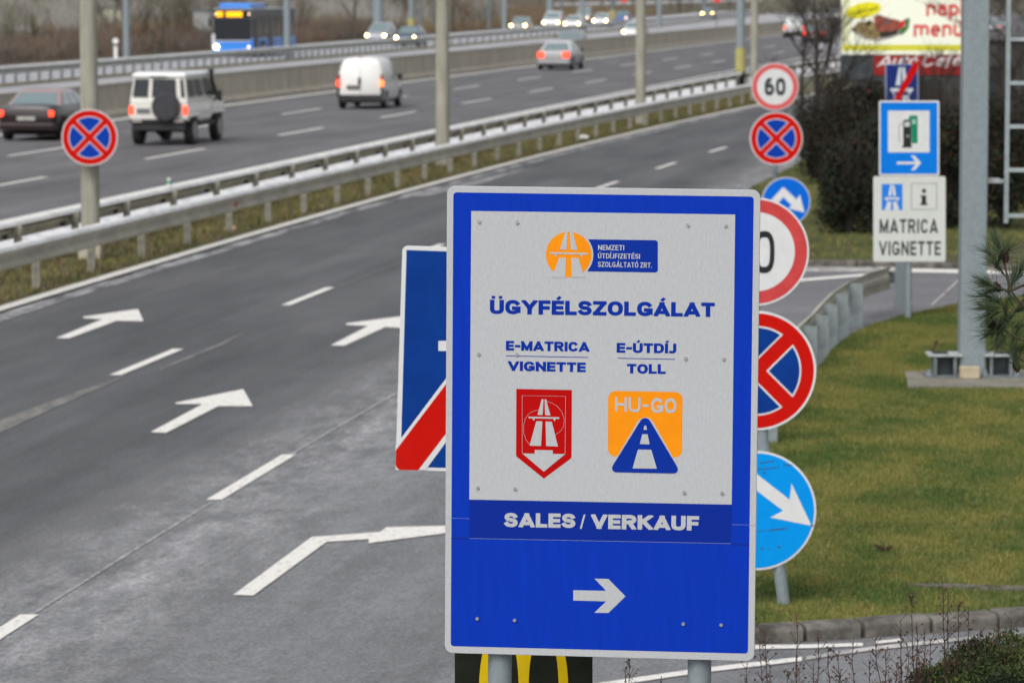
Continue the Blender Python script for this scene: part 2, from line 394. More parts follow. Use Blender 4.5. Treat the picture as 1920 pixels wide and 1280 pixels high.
M_sblk = mat("sign_black_film", (.012, .012, .013), .45, (.02, .02, .022), 12)
M_sgrn = mat("sign_green_film", (.0, .22, .11), .45)
M_sgry = mat("sign_grey_line", (.25, .27, .27), .5)
M_sscratch = mat("sign_scuff", (.03, .11, .25), .6)
M_smud = mat("sign_dark_green_film", (.018, .021, .014), .55, (.012, .014, .010), 9, spec=.10)
M_syel = mat("sign_yellow_film", (.72, .50, .008), .45, (.66, .45, .008), 12, spec=.10)
M_rivet = mat("rivet_aluminium", (.62, .62, .62), .3, metal=.8, spec=.6)

# ------------------------------------------------------------------ ground, roads, paint
def strip(name, c0, c1, y0, y1, z, m, step=3, h=None):
    mb = MB(); n = int((y1 - y0) / step) + 1; pts = []
    for i in range(n + 1):
        y = y0 + (y1 - y0) * i / n; pts.append([(c0(y), y, z), (c1(y), y, z)])
    for i in range(n):
        a, b = pts[i], pts[i + 1]; mb.add([a[0], a[1], b[1], b[0]], [(0, 1, 2, 3)])
    return kind(mb.build(name, m), 'structure')
def sheet(name, pts, z, m):
    pts = [(p[0], p[1]) for p in pts]; ar = sum(pts[i][0] * pts[(i + 1) % len(pts)][1] - pts[(i + 1) % len(pts)][0] * pts[i][1] for i in range(len(pts)))
    if ar < 0: pts = pts[::-1]
    return kind(MB().add([(x, y, z) for x, y in pts], [tuple(range(len(pts)))]).build(name, m), 'structure')
sheet("ground", [(-900, -40), (1200, -40), (1200, 3500), (-900, 3500)], -.02, M_ground)
strip("motorway", cW, lambda y: cGR(y) - .9, 30, 640, 0, M_moto, 5)
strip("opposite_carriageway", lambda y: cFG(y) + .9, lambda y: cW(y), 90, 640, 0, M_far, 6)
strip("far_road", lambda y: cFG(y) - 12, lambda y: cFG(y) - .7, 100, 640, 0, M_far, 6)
strip("central_grass_strip", lambda y: cFG(y) - .7, lambda y: cFG(y) + .9, 100, 640, .02, M_verge, 6)
strip("verge", lambda y: cGR(y) - .9, lambda y: cE(y) - .05, 30, 215, .03, M_verge, 3)
kR = lambda y: cE(y) + 7.0
L_ = [(cE(y) - .05, y) for y in range(6, 216, 3)]
R_ = [(kR(y), y) for y in range(214, 79, -4)]
sheet("ramp_road", L_ + R_ + [(kR(80), 80), (13, 66), (13, 6)], 0, M_near)
# exit road crossing to the right, behind the lawn
sheet("exit_road", [P(*p) for p in [(1330, 560), (1400, 505), (1515, 499), (1700, 500), (1800, 503), (1920, 508), (2300, 520), (2300, 640), (1920, 620), (1600, 660), (1500, 760), (1420, 760), (1330, 640)]], .004, M_exit)
# lines
def dashes(name, c, starts, L, w, m, label, z=.008, y0=0):
    for a in starts:
        mb = MB(); n = 3
        for i in range(n):
            p, q = a + L * i / n, a + L * (i + 1) / n
            mb.add([(c(p) - w / 2, p, z), (c(p) + w / 2, p, z), (c(q) + w / 2, q, z), (c(q) - w / 2, q, z)], [(0, 1, 2, 3)])
        kind(mb.build(name, m), 'structure')
def line(name, c, y0, y1, w, m, z=.008, step=4): return strip(name, lambda y: c(y) - w / 2, lambda y: c(y) + w / 2, y0, y1, z, m, step)
cL1 = poly2(.00050, .10174, -9.444); cL2 = poly2(.00085, .09281, -6.213)
line("road_edge_line", cE, 30, 190, .22, M_paint, .036)
dashes("lane_dash", cL1, [32.2, 41.2, 50.3, 59.3, 68.5, 79.4, 88.2, 97.0, 106, 115, 124], 3.0, .13, M_paint, "")
dashes("lane_dash", cL2, [22.3, 31.1, 40.3, 49.3], 3.05, .13, M_paint, "")
line("pavement_seam", lambda y: cL2(y) + .01, 25.3, 31, .035, mat("seam_filler", (.42, .42, .43), .8, (.16, .16, .16), 9, space='World'), .005)
line("pavement_seam", lambda y: cL2(y) + .01, 34.2, 40.2, .04, mat("seam_filler"  , (.3, .3, .31)), .005)
line("pavement_seam", lambda y: cL1(y) + .1, 53.5, 59, .03, mat("seam_filler2", (.16, .16, .165), .8), .005)
dashes("motorway_dash", cA, [78.4 + 14.72 * i - 14.72 for i in range(0, 26)], 6, .17, M_paint, "")
dashes("motorway_dash", cB, [94.8 + 15.4 * i - 30.8 for i in range(0, 24)], 6, .17, M_paint, "")
line("motorway_edge_line", cC, 40, 330, .21, M_paint, .008)
line("motorway_edge_line", cWL, 60, 600, .3, M_paint, .008, 8)
strip("salted_gutter", lambda y: cGR(y) - 2.9, lambda y: cGR(y) - 1.0, 45, 260, .034, M_salt, 4)
strip("wall_foot_dirt", lambda y: cW(y) + .2, lambda y: cW(y) + .75, 80, 500, .004, mat("grit", (.25, .24, .22), .9, (.14, .135, .13), 4, (1, .2, 1), space='World'), 8)
def px_sheet(name, pts, m, z=.009): return sheet(name, [P(a, b, z) for a, b in pts], z, m)
px_sheet("road_arrow", [(105, 633.5), (129, 634), (219, 601), (269, 602), (259, 579), (156, 593.5), (156, 596), (191, 598.5)], M_paint)
px_sheet("road_arrow", [(282, 809.5), (311, 811), (409, 761), (474, 761), (456, 729), (329, 754.5), (330, 757), (380, 757)], M_paint)
px_sheet("road_arrow", [(620, 647), (645, 648), (722, 613), (765, 615), (757, 592), (649, 606), (650, 609), (690, 611)], M_paint)
px_sheet("merge_arrow", [(437.5, 1114), (475, 1115.5), (612, 1015), (692, 1010), (691, 1017.5), (833, 999), (960, 986), (833, 985), (725, 987.5), (712, 996.5), (584, 1006)], M_paint)
px_sheet("worn_line", [(-40, 802), (-40, 830), (100, 765), (235, 706), (236, 703), (100, 750)], M_oldline, .005)
px_sheet("worn_line", [(300, 690), (420, 640), (470, 618), (420, 645), (300, 694)], M_oldline, .005)
# salt strip beside the edge line, painting in its white glow
strip("salt_glow_trace", lambda y: cE(y) + .10, lambda y: cE(y) + .42, 40, 190, .005, mat("salt_glow_trace", (.36, .36, .37), .85, (.12, .12, .125), 2.2, (1, .25, 1), space='World', lo=.42, hi=.60), 3)
for a in ([(-10, 597), (60, 575), (100, 562), (105, 568), (40, 590), (-10, 606)], [(190, 534), (230, 520), (262, 514), (240, 528), (200, 538)], [(760, 368), (900, 336), (1000, 312), (900, 345), (800, 368)]):
    px_sheet("salt_stain", a, mat("salt_stain", (.42, .42, .43), .85, (.12, .12, .125), 5, space='World', lo=.42, hi=.62), .006)
# lines on the exit road and in the near side road
M_p3 = M_paint2
for a in ([(1380, 533), (1505, 522), (1660, 510), (1660, 514), (1505, 527), (1380, 539)], [(1400, 502), (1520, 500), (1700, 501), (1700, 508), (1520, 509), (1400, 514)],
          [(1700, 503), (1925, 508), (1925, 514), (1700, 510)], [(1744, 572), (1800, 521), (1803, 522), (1748, 572)]):
    px_sheet("exit_road_line", a, M_paint if a[0][0] in (1380, 1700) else M_p3, .010)
for a, m in (([(1110, 1281), (1300, 1253), (1504, 1230), (1503, 1238), (1300, 1262), (1125, 1288)], M_paint), ([(1512, 1229), (1620, 1213), (1730, 1201), (1860, 1189), (1925, 1182), (1925, 1187), (1730, 1208), (1620, 1220), (1512, 1236)], M_paint2),
          ([(1415, 1208), (1520, 1207), (1618, 1204), (1618, 1210), (1520, 1214), (1415, 1216)], M_paint), ([(1640, 1201), (1690, 1196), (1692, 1201), (1642, 1206)], M_paint)):
    px_sheet("side_road_line", a, m, .008)

# lawn and island (raised behind kerbs)
lawn_px = [(1395, 1173), (1500, 1167), (1600, 1161), (1730, 1152), (1851, 1143), (1925, 1138), (2150, 1118), (2400, 1090), (2400, 520), (2050, 545), (1920, 555), (1797, 569), (1700, 590), (1640, 606), (1598, 625), (1560, 655), (1535, 690), (1500, 735), (1440, 830), (1400, 930), (1385, 1050)]
lawn = [P(a, b, .1) for a, b in lawn_px]
kind(MB().plate([(p[0], p[1]) for p in lawn], -.01, .10).build("lawn", M_lawn), 'structure')
isl_px = [(1395, 362), (1464, 322), (1487, 297)]
isl = [P(a, b, .08) for a, b in [(1700, 491), (1515, 489), (1440, 474), (1395, 430), (1380, 385), (1400, 358), (1464, 323)]]
islx = [(p[0], p[1]) for p in isl] + [(kR(y), y) for y in range(96, 215, 6)] + [(60, 214), (60, 120), (40, 62)] + [P(a, b, .08)[:2] for a, b in [(2300, 510), (1920, 499), (1800, 494)]]
kind(MB().plate(islx, -.01, .08).build("island", mat("rough_grass", (.10, .092, .035), .95, (.045, .055, .018), 1.2, space='World', bump=.5)), 'structure')
def kerb(name, path, label, h, w, L, gap=.012):
    root = thing(name, label, 'kerb', (0, 0, 0)); pts = [Vector(p[:2]) for p in path]; r = random.Random(3)
    seg = 0
    for a, b in zip(pts, pts[1:]):
        d = (b - a); n = max(1, round(d.length / L)); u = d.normalized(); rt = Vector((u.y, -u.x))
        for i in range(n):
            p, q = a + d * (i / n) + u * gap, a + d * ((i + 1) / n) - u * gap
            hh = h + r.uniform(-.008, .008); o = r.uniform(-.008, .008)
            mb = MB(); prof = [(0, -.01), (w + o, -.01), (w + o, hh * .72), (w * .8 + o, hh * .97), (w * .15, hh), (0, hh)]
            mb.loft([[(p.x + rt.x * x, p.y + rt.y * x, z) for x, z in prof], [(q.x + rt.x * x, q.y + rt.y * x, z) for x, z in prof]])
            mb.build("kerb_stone", M_kerb, root, bevel=.012, seg=2)
    return root
kerb("lawn_kerb", [P(a, b, .1) for a, b in [(1385, 1173), (1600, 1161), (1851, 1143), (1925, 1138), (2150, 1118)]], "weathered grey kerb along the front edge of the lawn", .115, .17, .42)
kerb("island_kerb", [P(a, b, .08) for a, b in [(1380, 452), (1440, 474), (1515, 489), (1700, 491), (1920, 499), (2300, 510)]], "low dark kerb below the shrub island across the exit road", .095, .15, .8)
kind(MB().plate([P(a, b, .1)[:2] for a, b in [(1697, 700), (1703, 728), (1960, 728), (1960, 696)]], .05, .125).build("concrete_pad", mat("pad_concrete", (.27, .25, .22), .9, (.18, .17, .14), 4)), 'structure')
px_slab = [P(a, b, .1)[:2] for a, b in [(1700, 1098), (1760, 1096), (1860, 1100), (1960, 1103), (1960, 1109), (1850, 1106), (1740, 1101)]]
tag(MB().plate(px_slab, .05, .115).build("buried_slab", M_kerb), "thin strip of grey concrete slab sunk into the lawn", "concrete slab")

# short grass as blades (stuff)
def blades(name, poly, n, hmin, hmax, cols, w=.006, seed=1, z0=.1, lean=.5):
    rs = np.random.RandomState(seed); pl = np.array([(p[0], p[1]) for p in poly]); lo, hi = pl.min(0), pl.max(0)
    pts = []
    while sum(len(p) for p in pts) < n:
        q = rs.rand(n * 2, 2) * (hi - lo) + lo; ins = np.zeros(len(q), bool); j = len(pl) - 1
        for i in range(len(pl)):
            xi, yi, xj, yj = *pl[i], *pl[j]
            ins ^= ((yi > q[:, 1]) != (yj > q[:, 1])) & (q[:, 0] < (xj - xi) * (q[:, 1] - yi) / (yj - yi + 1e-12) + xi); j = i
        pts.append(q[ins])
    q = np.concatenate(pts)[:n]; a = rs.rand(n) * 6.28; h = hmin + (hmax - hmin) * rs.rand(n) ** 1.6
    d = np.stack([np.cos(a), np.sin(a)], 1) * w; ln = (rs.rand(n, 2) - .5) * h[:, None] * lean * 2
    v = np.zeros((n, 3, 3)); v[:, 0, :2] = q - d; v[:, 1, :2] = q + d; v[:, 2, :2] = q + ln; v[:, :2, 2] = z0; v[:, 2, 2] = z0 + h
    me = bpy.data.meshes.new(name); me.vertices.add(n * 3); me.vertices.foreach_set('co', v.ravel()); me.loops.add(n * 3)
    me.loops.foreach_set('vertex_index', np.arange(n * 3)); me.polygons.add(n); me.polygons.foreach_set('loop_start', np.arange(n) * 3)
    me.polygons.foreach_set('material_index', rs.choice(len(cols), n)); me.update()
    for m in cols: me.materials.append(m)
    o = bpy.data.objects.new(name, me); scene.collection.objects.link(o); return kind(o, 'stuff')
G1 = mat("grass_green", (.12, .155, .026), .8, (.05, .095, .014), 1.3, (.8, .5, 1), lo=.42, hi=.58, space='World'); G2 = mat("grass_olive", (.18, .175, .038), .85, (.07, .115, .018), 1.3, (.8, .5, 1), lo=.40, hi=.60, space='World'); G3 = mat("grass_straw", (.29, .24, .085), .9, (.16, .16, .05), 1.3, (.8, .5, 1), lo=.4, hi=.6, space='World')
g = blades("lawn_grass", [p for p in lawn if p[0] < 8] + [], 210000, .015, .045, [G1, G2, G2, G3], .005, 1, .098)
g['label'] = "short patchy green and straw lawn grass"
vg = [(cGR(y) - .5, y) for y in range(48, 150, 4)] + [(cE(y) - .2, y) for y in range(148, 44, -4)]
g = blades("verge_grass", vg, 42000, .03, .13, [G1, G3, mat("dead_stalk", (.17, .115, .06), .9), mat("dead_stalk_dark", (.08, .06, .035), .9)], .012, 2, .03)
g['label'] = "rough brownish grass under the guardrail"
ig = [(x, y) for x, y in islx if y < 140][:60]
g = blades("island_grass", [(p[0], p[1]) for p in isl[:7]] + [(kR(98), 98), (14, 98), (9, 62)], 30000, .03, .08, [G1, G2, G3], .01, 3, .08)
g['label'] = "dull grass round the shrubs on the island"
tag(MB().tube((0, 0, 0), (.07, .03, .03), .025, .01, 6).tube((0, 0, .02), (-.06, .02, .04), .02, .01, 6).build("fallen_leaves", mat("leaf_brown", (.05, .03, .018), .9)), "small dark clump of dead leaves on the lawn", "leaf").location = P(1655, 1032, .11)

# ------------------------------------------------------------------ concrete wall
root = thing("concrete_wall", "long beige concrete wall between the two carriageways", "wall")
y = 84.0; k = 0
while y < 640:
    L = 5.5 if y < 330 else 11
    a, b = y + .02, y + L - .02; mb = MB()
    for prof in ([(-.16, 0), (.24, 0), (.24, .10), (.05, .22), (.03, 1.02), (-.16, 1.02)],):
        r0 = [(cW(a) + o, a, z) for o, z in prof]; r1 = [(cW(b) + o, b, z) for o, z in prof]; mb.loft([r0, r1])
    w = mb.build("wall_panel", M_conc, root)
    mb = MB(); prof = [(-.2, 1.02), (.07, 1.02), (.07, 1.10), (-.2, 1.10)]
    mb.loft([[(cW(a - .01) + o, a - .01, z) for o, z in prof], [(cW(b + .01) + o, b + .01, z) for o, z in prof]]).build("coping", M_cap, root)
    y += L
# ------------------------------------------------------------------ guardrails
BEAM = [(0, .0), (.05, .03), (.05, .09), (.0, .13), (0, .18), (.05, .22), (.05, .28), (0, .31), (-.012, .31), (.036, .275), (.036, .225), (-.014, .185), (-.014, .125), (.036, .085), (.036, .035), (-.014, .005)]
def guardrail(name, label, c, y0, y1, top, side, posts, pstep, postm, beam_m, seg=4.0, dense=None, spacer=False, edge=True, bh=1.0):
    root = thing(name, label, "guardrail"); y = y0; prof = [(o * side * 1.25, (z - .31) * bh + top) for o, z in BEAM]
    if side < 0: prof = prof[::-1]
    while y < y1:
        e = min(y + seg, y1); mb = MB(); r = []
        for t in (y, (y + e) / 2, e): r.append([(c(t) + o, t, z) for o, z in prof])
        mb.loft(r).build("rail", beam_m, root, smooth=50)
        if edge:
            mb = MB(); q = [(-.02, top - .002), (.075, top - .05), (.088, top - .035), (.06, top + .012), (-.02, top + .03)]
            mb.loft([[(c(t) + o, t, z) for o, z in q] for t in (y, (y + e) / 2, e - .01)]).build("rail_top_highlight", M_railtop, root)
        y = e
    pm = MB(); pm.box((0, 0, (top - .03) / 2), (.012, .10, top - .03)).box((.0, .044, (top - .03) / 2), (.115, .012, top - .03)).box((.0, -.044, (top - .03) / 2), (.115, .012, top - .03))
    proto = None; y = posts
    while y < y1:
        off = -side * .10
        if proto is None: proto = pm.build("post", postm, root); proto.location = (c(y) + off, y, 0); proto.rotation_euler = (0, 0, math.pi if side < 0 else 0)
        else: put(proto, "post", root, (c(y) + off, y, 0), math.pi if side < 0 else 0)
        if spacer:
            if y == posts: sp = MB().box((0, 0, top - .15), (.08, .14, .13)).build("spacer", mat("spacer_dark", (.06, .06, .055), .7), root); sp.location = (c(y) - .07, y - .25, 0)
            else: put(sp, "spacer", root, (c(y) - .07, y - .25, 0))
        y += pstep if y < 260 else pstep * 2
    return root
guardrail("near_guardrail", "long beige steel guardrail along the ramp, its top edge painted white as a sky highlight", cGF, 44, 196, .72, 1, 47.2, 2.93, M_post, M_rail)
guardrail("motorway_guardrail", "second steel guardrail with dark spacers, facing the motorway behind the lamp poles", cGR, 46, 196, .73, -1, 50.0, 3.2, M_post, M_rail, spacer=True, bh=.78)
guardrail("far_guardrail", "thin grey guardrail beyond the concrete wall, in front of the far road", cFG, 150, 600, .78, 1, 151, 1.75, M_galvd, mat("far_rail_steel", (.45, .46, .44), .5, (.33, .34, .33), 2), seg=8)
cEX = None
# curved guardrail end on the lawn corner
gp = [P(*p)[:2] for p in [(1440, 850), (1480, 766), (1518, 706), (1540, 683), (1557, 660), (1577, 636), (1605, 614), (1640, 596), (1686, 580)]]
root = thing("lawn_guardrail", "short curved grey guardrail with broad zinc posts at the corner of the lawn", "guardrail")
pr = [(-o - .10, z + .27) for o, z in BEAM][::-1]
for a in range(0, len(gp) - 1, 2): MB().sweep(pr, gp[a:a + 3]).build("rail", M_rail, root, smooth=50)
pm = MB().box((0, 0, .28), (.17, .012, .56)).box((-.08, .03, .28), (.012, .06, .56)).box((.08, .03, .28), (.012, .06, .56)); pr0 = None
for i, p in enumerate(gp[:7]):
    if pr0 is None: pr0 = pm.build("post", M_postg, root); pr0.location = (p[0], p[1], 0); pr0.rotation_euler = (0, 0, -.1)
    else: put(pr0, "post", root, (p[0], p[1], 0), RND.uniform(-.25, .1))
MB().tube((gp[-1][0] - .02, gp[-1][1], .36), (gp[-1][0] - .02, gp[-1][1], .5), .12, .12, 14).build("end_cap", M_galvd, root, smooth=40)
# reflectors and litter by the guardrails
def small(name, mb, m, loc, label, cat, grp=None): o = mb.build(name, m, None, smooth=40); o.location = loc; return tag(o, label, cat, grp)
p = S(415, 385, 64.6); small("reflector", MB().box((0, 0, 0), (.03, .07, .08)).box((.01, 0, .045), (.05, .05, .012)), mat("red_reflector", (.5, .02, .02), .3), (cGF(p[1]) + .06, p[1], p[2]), "small red reflector on the near guardrail", "reflector")
t = thing("delineator", "pale reflector stub with green mark on top of the motorway guardrail", "reflector", (cGR(66.1), 66.1, .73))
MB().tube((0, 0, 0), (0, 0, .19), .045, .035).build("stub", mat("stub_plastic", (.6, .6, .55), .5), t, smooth=40); MB().tube((0, -.0, .09), (0, 0, .13), .047, .045).build("green_mark", mat("green_mark", (.02, .3, .22), .5), t, smooth=40)
def crumple(r, seed, n=26):
    rr = random.Random(seed); mb = MB(); import bmesh as bmm
    bm = bmm.new(); bmm.ops.create_icosphere(bm, subdivisions=2, radius=r)
    for v in bm.verts: v.co *= rr.uniform(.65, 1.15); v.co.z *= .6
    mb.v = [tuple(v.co) for v in bm.verts]; mb.f = [tuple(v.index for v in f.verts) for f in bm.faces]; bm.free(); return mb
small("plastic_bag", crumple(.10, 3), mat("bag_orange", (.75, .36, .2), .5, (.6, .5, .4), 9), P(431, 428, .07), "crumpled pale orange bag in the verge grass", "litter")
small("paper_scrap", crumple(.13, 5), mat("paper_white", (.85, .85, .87), .6), P(1095, 258, .08), "crumpled white paper scrap in the verge grass", "litter")
t = thing("marker_post", "small white marker post with a black band beyond the far guardrail", "marker post", P(217, 112))
MB().box((0, 0, .4), (.2, .12, .8)).build("post_body", mat("marker_white", (.8, .8, .78), .5), t, bevel=.02); MB().box((0, 0, .86), (.215, .13, .12)).build("black_band", M_sblk, t)
MB().tube((0, -.05, 1.08), (0, .05, 1.08), .17, .17, 16).build("round_head", mat("marker_white", (.8, .8, .78)), t, smooth=40)
# ------------------------------------------------------------------ signs
def flat(name, pts, m, parent, y):
    ar = sum(pts[i][0] * pts[(i + 1) % len(pts)][1] - pts[(i + 1) % len(pts)][0] * pts[i][1] for i in range(len(pts)))
    if ar < 0: pts = pts[::-1]
    return MB().add([(x, y, z) for x, z in pts], [tuple(range(len(pts)))]).build(name, m, parent)
def band(pts, w, closed=False):                       # outline of a thin line along pts
    n = len(pts); L, R = [], []
    for i in range(n):
        a = Vector(pts[i - 1] if (i or closed) else pts[i]); b = Vector(pts[(i + 1) % n] if (i < n - 1 or closed) else pts[i])
        t = (b - a).normalized(); nn = Vector((-t.y, t.x)) * (w / 2); p = Vector(pts[i]); L.append(tuple(p + nn)); R.append(tuple(p - nn))
    return L, R
def ribbon(name, pts, w, m, parent, y, closed=False):
    L, R = band(pts, w, closed); mb = MB(); n = len(pts)
    for i in range(n if closed else n - 1):
        j = (i + 1) % n; mb.add([(p[0], y, p[1]) for p in (R[i], R[j], L[j], L[i])], [(0, 1, 2, 3)])
    return mb.build(name, m, parent)

# ---- main information sign
SW, SH = 1.2, 1.811
src = [(838, 349), (1426, 356), (1414, 1239), (834, 1223)]; dst = [(-SW/2, SH/2), (SW/2, SH/2), (SW/2, -SH/2), (-SW/2, -SH/2)]
A = []; B = []
for (x, y), (u, v) in zip(src, dst):
    A += [[x, y, 1, 0, 0, 0, -u * x, -u * y], [0, 0, 0, x, y, 1, -v * x, -v * y]]; B += [u, v]
hh = np.linalg.solve(np.array(A, float), np.array(B, float))
ZC = 2.628
def HM(x, y):
    w = hh[6] * x + hh[7] * y + 1
    return ((hh[0] * x + hh[1] * y + hh[2]) / w, (hh[3] * x + hh[4] * y + hh[5]) / w + ZC)
za = lambda x, y: HM(820 + x / 3.0968, 340 + y / 3.0968)
zb = lambda x, y: HM(820 + x / 3.0968, 680 + y / 3.0968)
zc = lambda x, y: HM(820 + x / 3.0968, 980 + y / 3.0968)
zl = lambda x, y: HM(980 + x / 6.4, 410 + y / 6.4)
ze = lambda x, y: HM(930 + x / 4.415, 620 + y / 4.415)
MPX = 1.2 / 587
main = thing("information_sign", "large blue and silver sign with orange road emblem and the heading ÜGYFÉLSZOLGÁLAT", "sign")
Rm = Matrix.Rotation(-.1139, 3, 'Z') @ Matrix.Rotation(.003, 3, 'X') @ Matrix.Rotation(.0069, 3, 'Y')
main.rotation_euler = Rm.to_euler(); main.location = Vector((.341, 14.235, ZC)) - Rm @ Vector((0, 0, ZC))
outer = rounded([(-SW/2, ZC - SH/2), (SW/2, ZC - SH/2), (SW/2, ZC + SH/2), (-SW/2, ZC + SH/2)], .032, 8)
plate = MB().slab(outer, 0, .022).build("sign_plate", M_swhite, main, bevel=.0015)
L1, L2_, L3, L4 = -.0006, -.0012, -.0018, -.0026
flat("blue_field", rounded([za(93, 65), za(1838, 88), zc(1803, 757), zc(78, 713)], .013), M_sblue, plate, L1)
flat("white_panel", [za(197, 173), za(1730, 192), zb(1709, 822), zb(186, 793)], M_swhite, plate, L2_)
flat("dark_blue_band", [zb(186, 795), zb(1709, 824), zb(1704, 1047), zb(186, 1017)], M_sband, plate, L2_)
ribbon("film_seam", [zb(186, 1018), zb(1704, 1048)], .0012, mat("seam_pale", (.25, .32, .6), .4), plate, L3)
ribbon("film_seam", [zb(80, 1017), zb(186, 1018)], .0026, mat("seam_dark", (.003, .012, .16), .4), plate, L3)
ribbon("film_seam", [zb(1704, 1052), zb(1809, 1056)], .0026, mat("seam_dark", (.003, .012, .16)), plate, L3)
ribbon("film_seam", [zb(44, 899), zb(186, 904)], .001, mat("seam_pale", (.1, .2, .5)), plate, L3)
ribbon("film_seam", [zb(1709, 938), zb(1855, 941)], .001, mat("seam_pale", (.1, .2, .5)), plate, L3)
def lt(f, text, bl, br, cap, m, y=L3, scale=3.0968, **k):
    return letters("lettering", text, f(*bl), f(*br), cap / scale * MPX, m, plate, y, **k)
BL = dict(t=.25, gap=.065, cond=.74)
lt(za, "ÜGYFÉLSZOLGÁLAT", (305, 770), (1611, 787), 83, M_sink, **BL)
ls = 4.415
lt(ze, "E-MATRICA", (82, 163), (773, 174), 80, M_sink, scale=ls, **BL)
lt(ze, "VIGNETTE", (99, 331), (743, 343), 80, M_sink, scale=ls, **BL)
lt(ze, "E-ÚTDÍJ", (998, 181), (1492, 187), 81, M_sink, scale=ls, **BL)
lt(ze, "TOLL", (1084, 353), (1405, 357), 80, M_sink, scale=ls, **BL)
ribbon("underline", [ze(83, 208), ze(762, 221)], 6 / ls * MPX, M_sink, plate, L3)
ribbon("underline", [ze(1006, 227), ze(1481, 236)], 6 / ls * MPX, M_sink, plate, L3)
lt(zb, "SALES", (388, 952), (801, 958), 84, M_swhite, **BL)
lt(zb, "/", (828, 962), (858, 963), 84, M_swhite, t=.16)
lt(zb, "VERKAUF", (893, 962), (1519, 973), 85, M_swhite, **BL)
NB = dict(t=.165, gap=.11, cond=.62)
lt(zl, "NEMZETI", (905, 377), (1218, 380), 62, M_swhite, L4, 6.4, **NB)
lt(zl, "ÚTDÍJFIZETÉSI", (903, 475), (1408, 482), 60, M_swhite, L4, 6.4, **NB)
lt(zl, "SZOLGÁLTATÓ ZRT.", (903, 578), (1552, 589), 62, M_swhite, L4, 6.4, **NB)
lt(ze, "HU", (985, 668), (1196, 673), 122, M_swhite, L3, ls, t=.175, cond=.9)
lt(ze, "-", (1212, 674), (1262, 675), 122, M_swhite, L3, ls, t=.17)
lt(ze, "GO", (1283, 678), (1493, 682), 124, M_swhite, L3, ls, t=.205, cond=.85)
# orange road emblem and blue name box
def Q(f, pts): return [f(*p) for p in pts]
flat("logo_disc", Q(zl, disc(552, 432, 273)), M_sorange, plate, L3 + .0002)
for q in ([(513, 150), (540, 150), (527, 373), (448, 370)], [(566, 150), (599, 150), (657, 377), (578, 375)], [(327, 402), (780, 411), (780, 432), (326, 424)],
          [(383, 420), (414, 421), (404, 455), (388, 454)], [(690, 428), (720, 429), (714, 461), (700, 460)], [(436, 468), (521, 469), (512, 704), (350, 704), (378, 638)], [(583, 470), (672, 471), (722, 645), (750, 704), (588, 704)]):
    flat("logo_road_mark", Q(zl, q), M_swhite, plate, L4)
bx = [(1622, 258), (1622, 645), (780, 632)] + [(552 + 296 * math.cos(math.radians(a)), 432 + 296 * math.sin(math.radians(a))) for a in range(38, -40, -6)] + [(786, 248)]
flat("logo_name_box", Q(zl, rounded(bx, [34, 34] + [0] * (len(bx) - 2))), M_sink, plate, L3 - .0003)
# red shield emblem
flat("red_shield", Q(ze, rounded([(168, 481), (628, 490), (625, 1052), (396, 1222), (166, 1037)], [2, 2, 26, 2, 26])), M_sdred, plate, L3)
ribbon("shield_line", Q(ze, [(217, 1012), (217, 536), (576, 542), (572, 1018)]), .0012, M_swhite, plate, L4)
for q in ([(378, 566), (394, 566), (386, 697), (344, 695)], [(402, 567), (415, 567), (451, 700), (407, 698)], [(270, 710), (523, 715), (523, 729), (270, 724)], [(303, 722), (321, 722), (317, 741), (307, 741)],
          [(476, 727), (493, 727), (490, 745), (480, 745)], [(334, 748), (384, 749), (373, 952), (278, 950)], [(410, 750), (462, 752), (513, 957), (416, 953)], [(217, 1014), (319, 1016), (322, 985), (469, 988), (471, 1018), (573, 1019), (396, 1165)]):
    flat("shield_road_mark", Q(ze, q), M_swhite, plate, L4 - .0003)
ribbon("shield_line", Q(ze, [(355, 655), (310, 664), (270, 690), (240, 732), (228, 790), (230, 850), (250, 905), (278, 938)]), .0010, M_swhite, plate, L4)
ribbon("shield_line", Q(ze, [(418, 583), (460, 596), (505, 622), (545, 670), (565, 730), (560, 790), (535, 830), (490, 862)]), .0010, M_swhite, plate, L4)
# toll emblem
flat("orange_tile", Q(ze, rounded([(928, 497), (1545, 507), (1540, 1049), (926, 1037)], 62)), M_sorange, plate, L2_ - .0003)
flat("tile_outline", Q(ze, rounded([(1237, 640), (1540, 1184), (925, 1172)], [75, 30, 30])), M_swhite, plate, L3)
flat("tile_triangle", Q(ze, rounded([(1236, 678), (1534, 1181), (932, 1169)], [46, 36, 36])), M_sink, plate, L4)
for q in ([(1229, 783), (1243, 783), (1250, 819), (1221, 818)], [(1211, 854), (1255, 856), (1272, 939), (1190, 936)], [(1175, 982), (1285, 983), (1332, 1140), (1130, 1138)]):
    flat("tile_road_mark", rounded(Q(ze, q), .0015), M_swhite, plate, L4 - .0006)
flat("arrow_symbol", Q(zc, [(789, 389), (980, 393), (912, 322), (993, 324), (1092, 425), (993, 521), (911, 520), (980, 454), (789, 449)]), M_swhite, plate, L2_)
riv = None
for r_ in ([(899, 416), (970, 417), (1290, 422), (1361, 423)], [(898, 664), (969, 665), (1286, 672), (1357, 673)], [(896, 914), (966, 916), (1283, 923), (1354, 924)], [(895, 1159), (965, 1162), (1281, 1169), (1352, 1171)]):
    for a, b in r_:
        x, z = HM(a, b)
        if riv is None: riv = MB().tube((0, 0, 0), (0, -.004, 0), .0075, .0062, 12).build("rivet", M_rivet, plate, smooth=40); riv.location = (x, L4, z)
        else: put(riv, "rivet", plate, (x, L4, z))
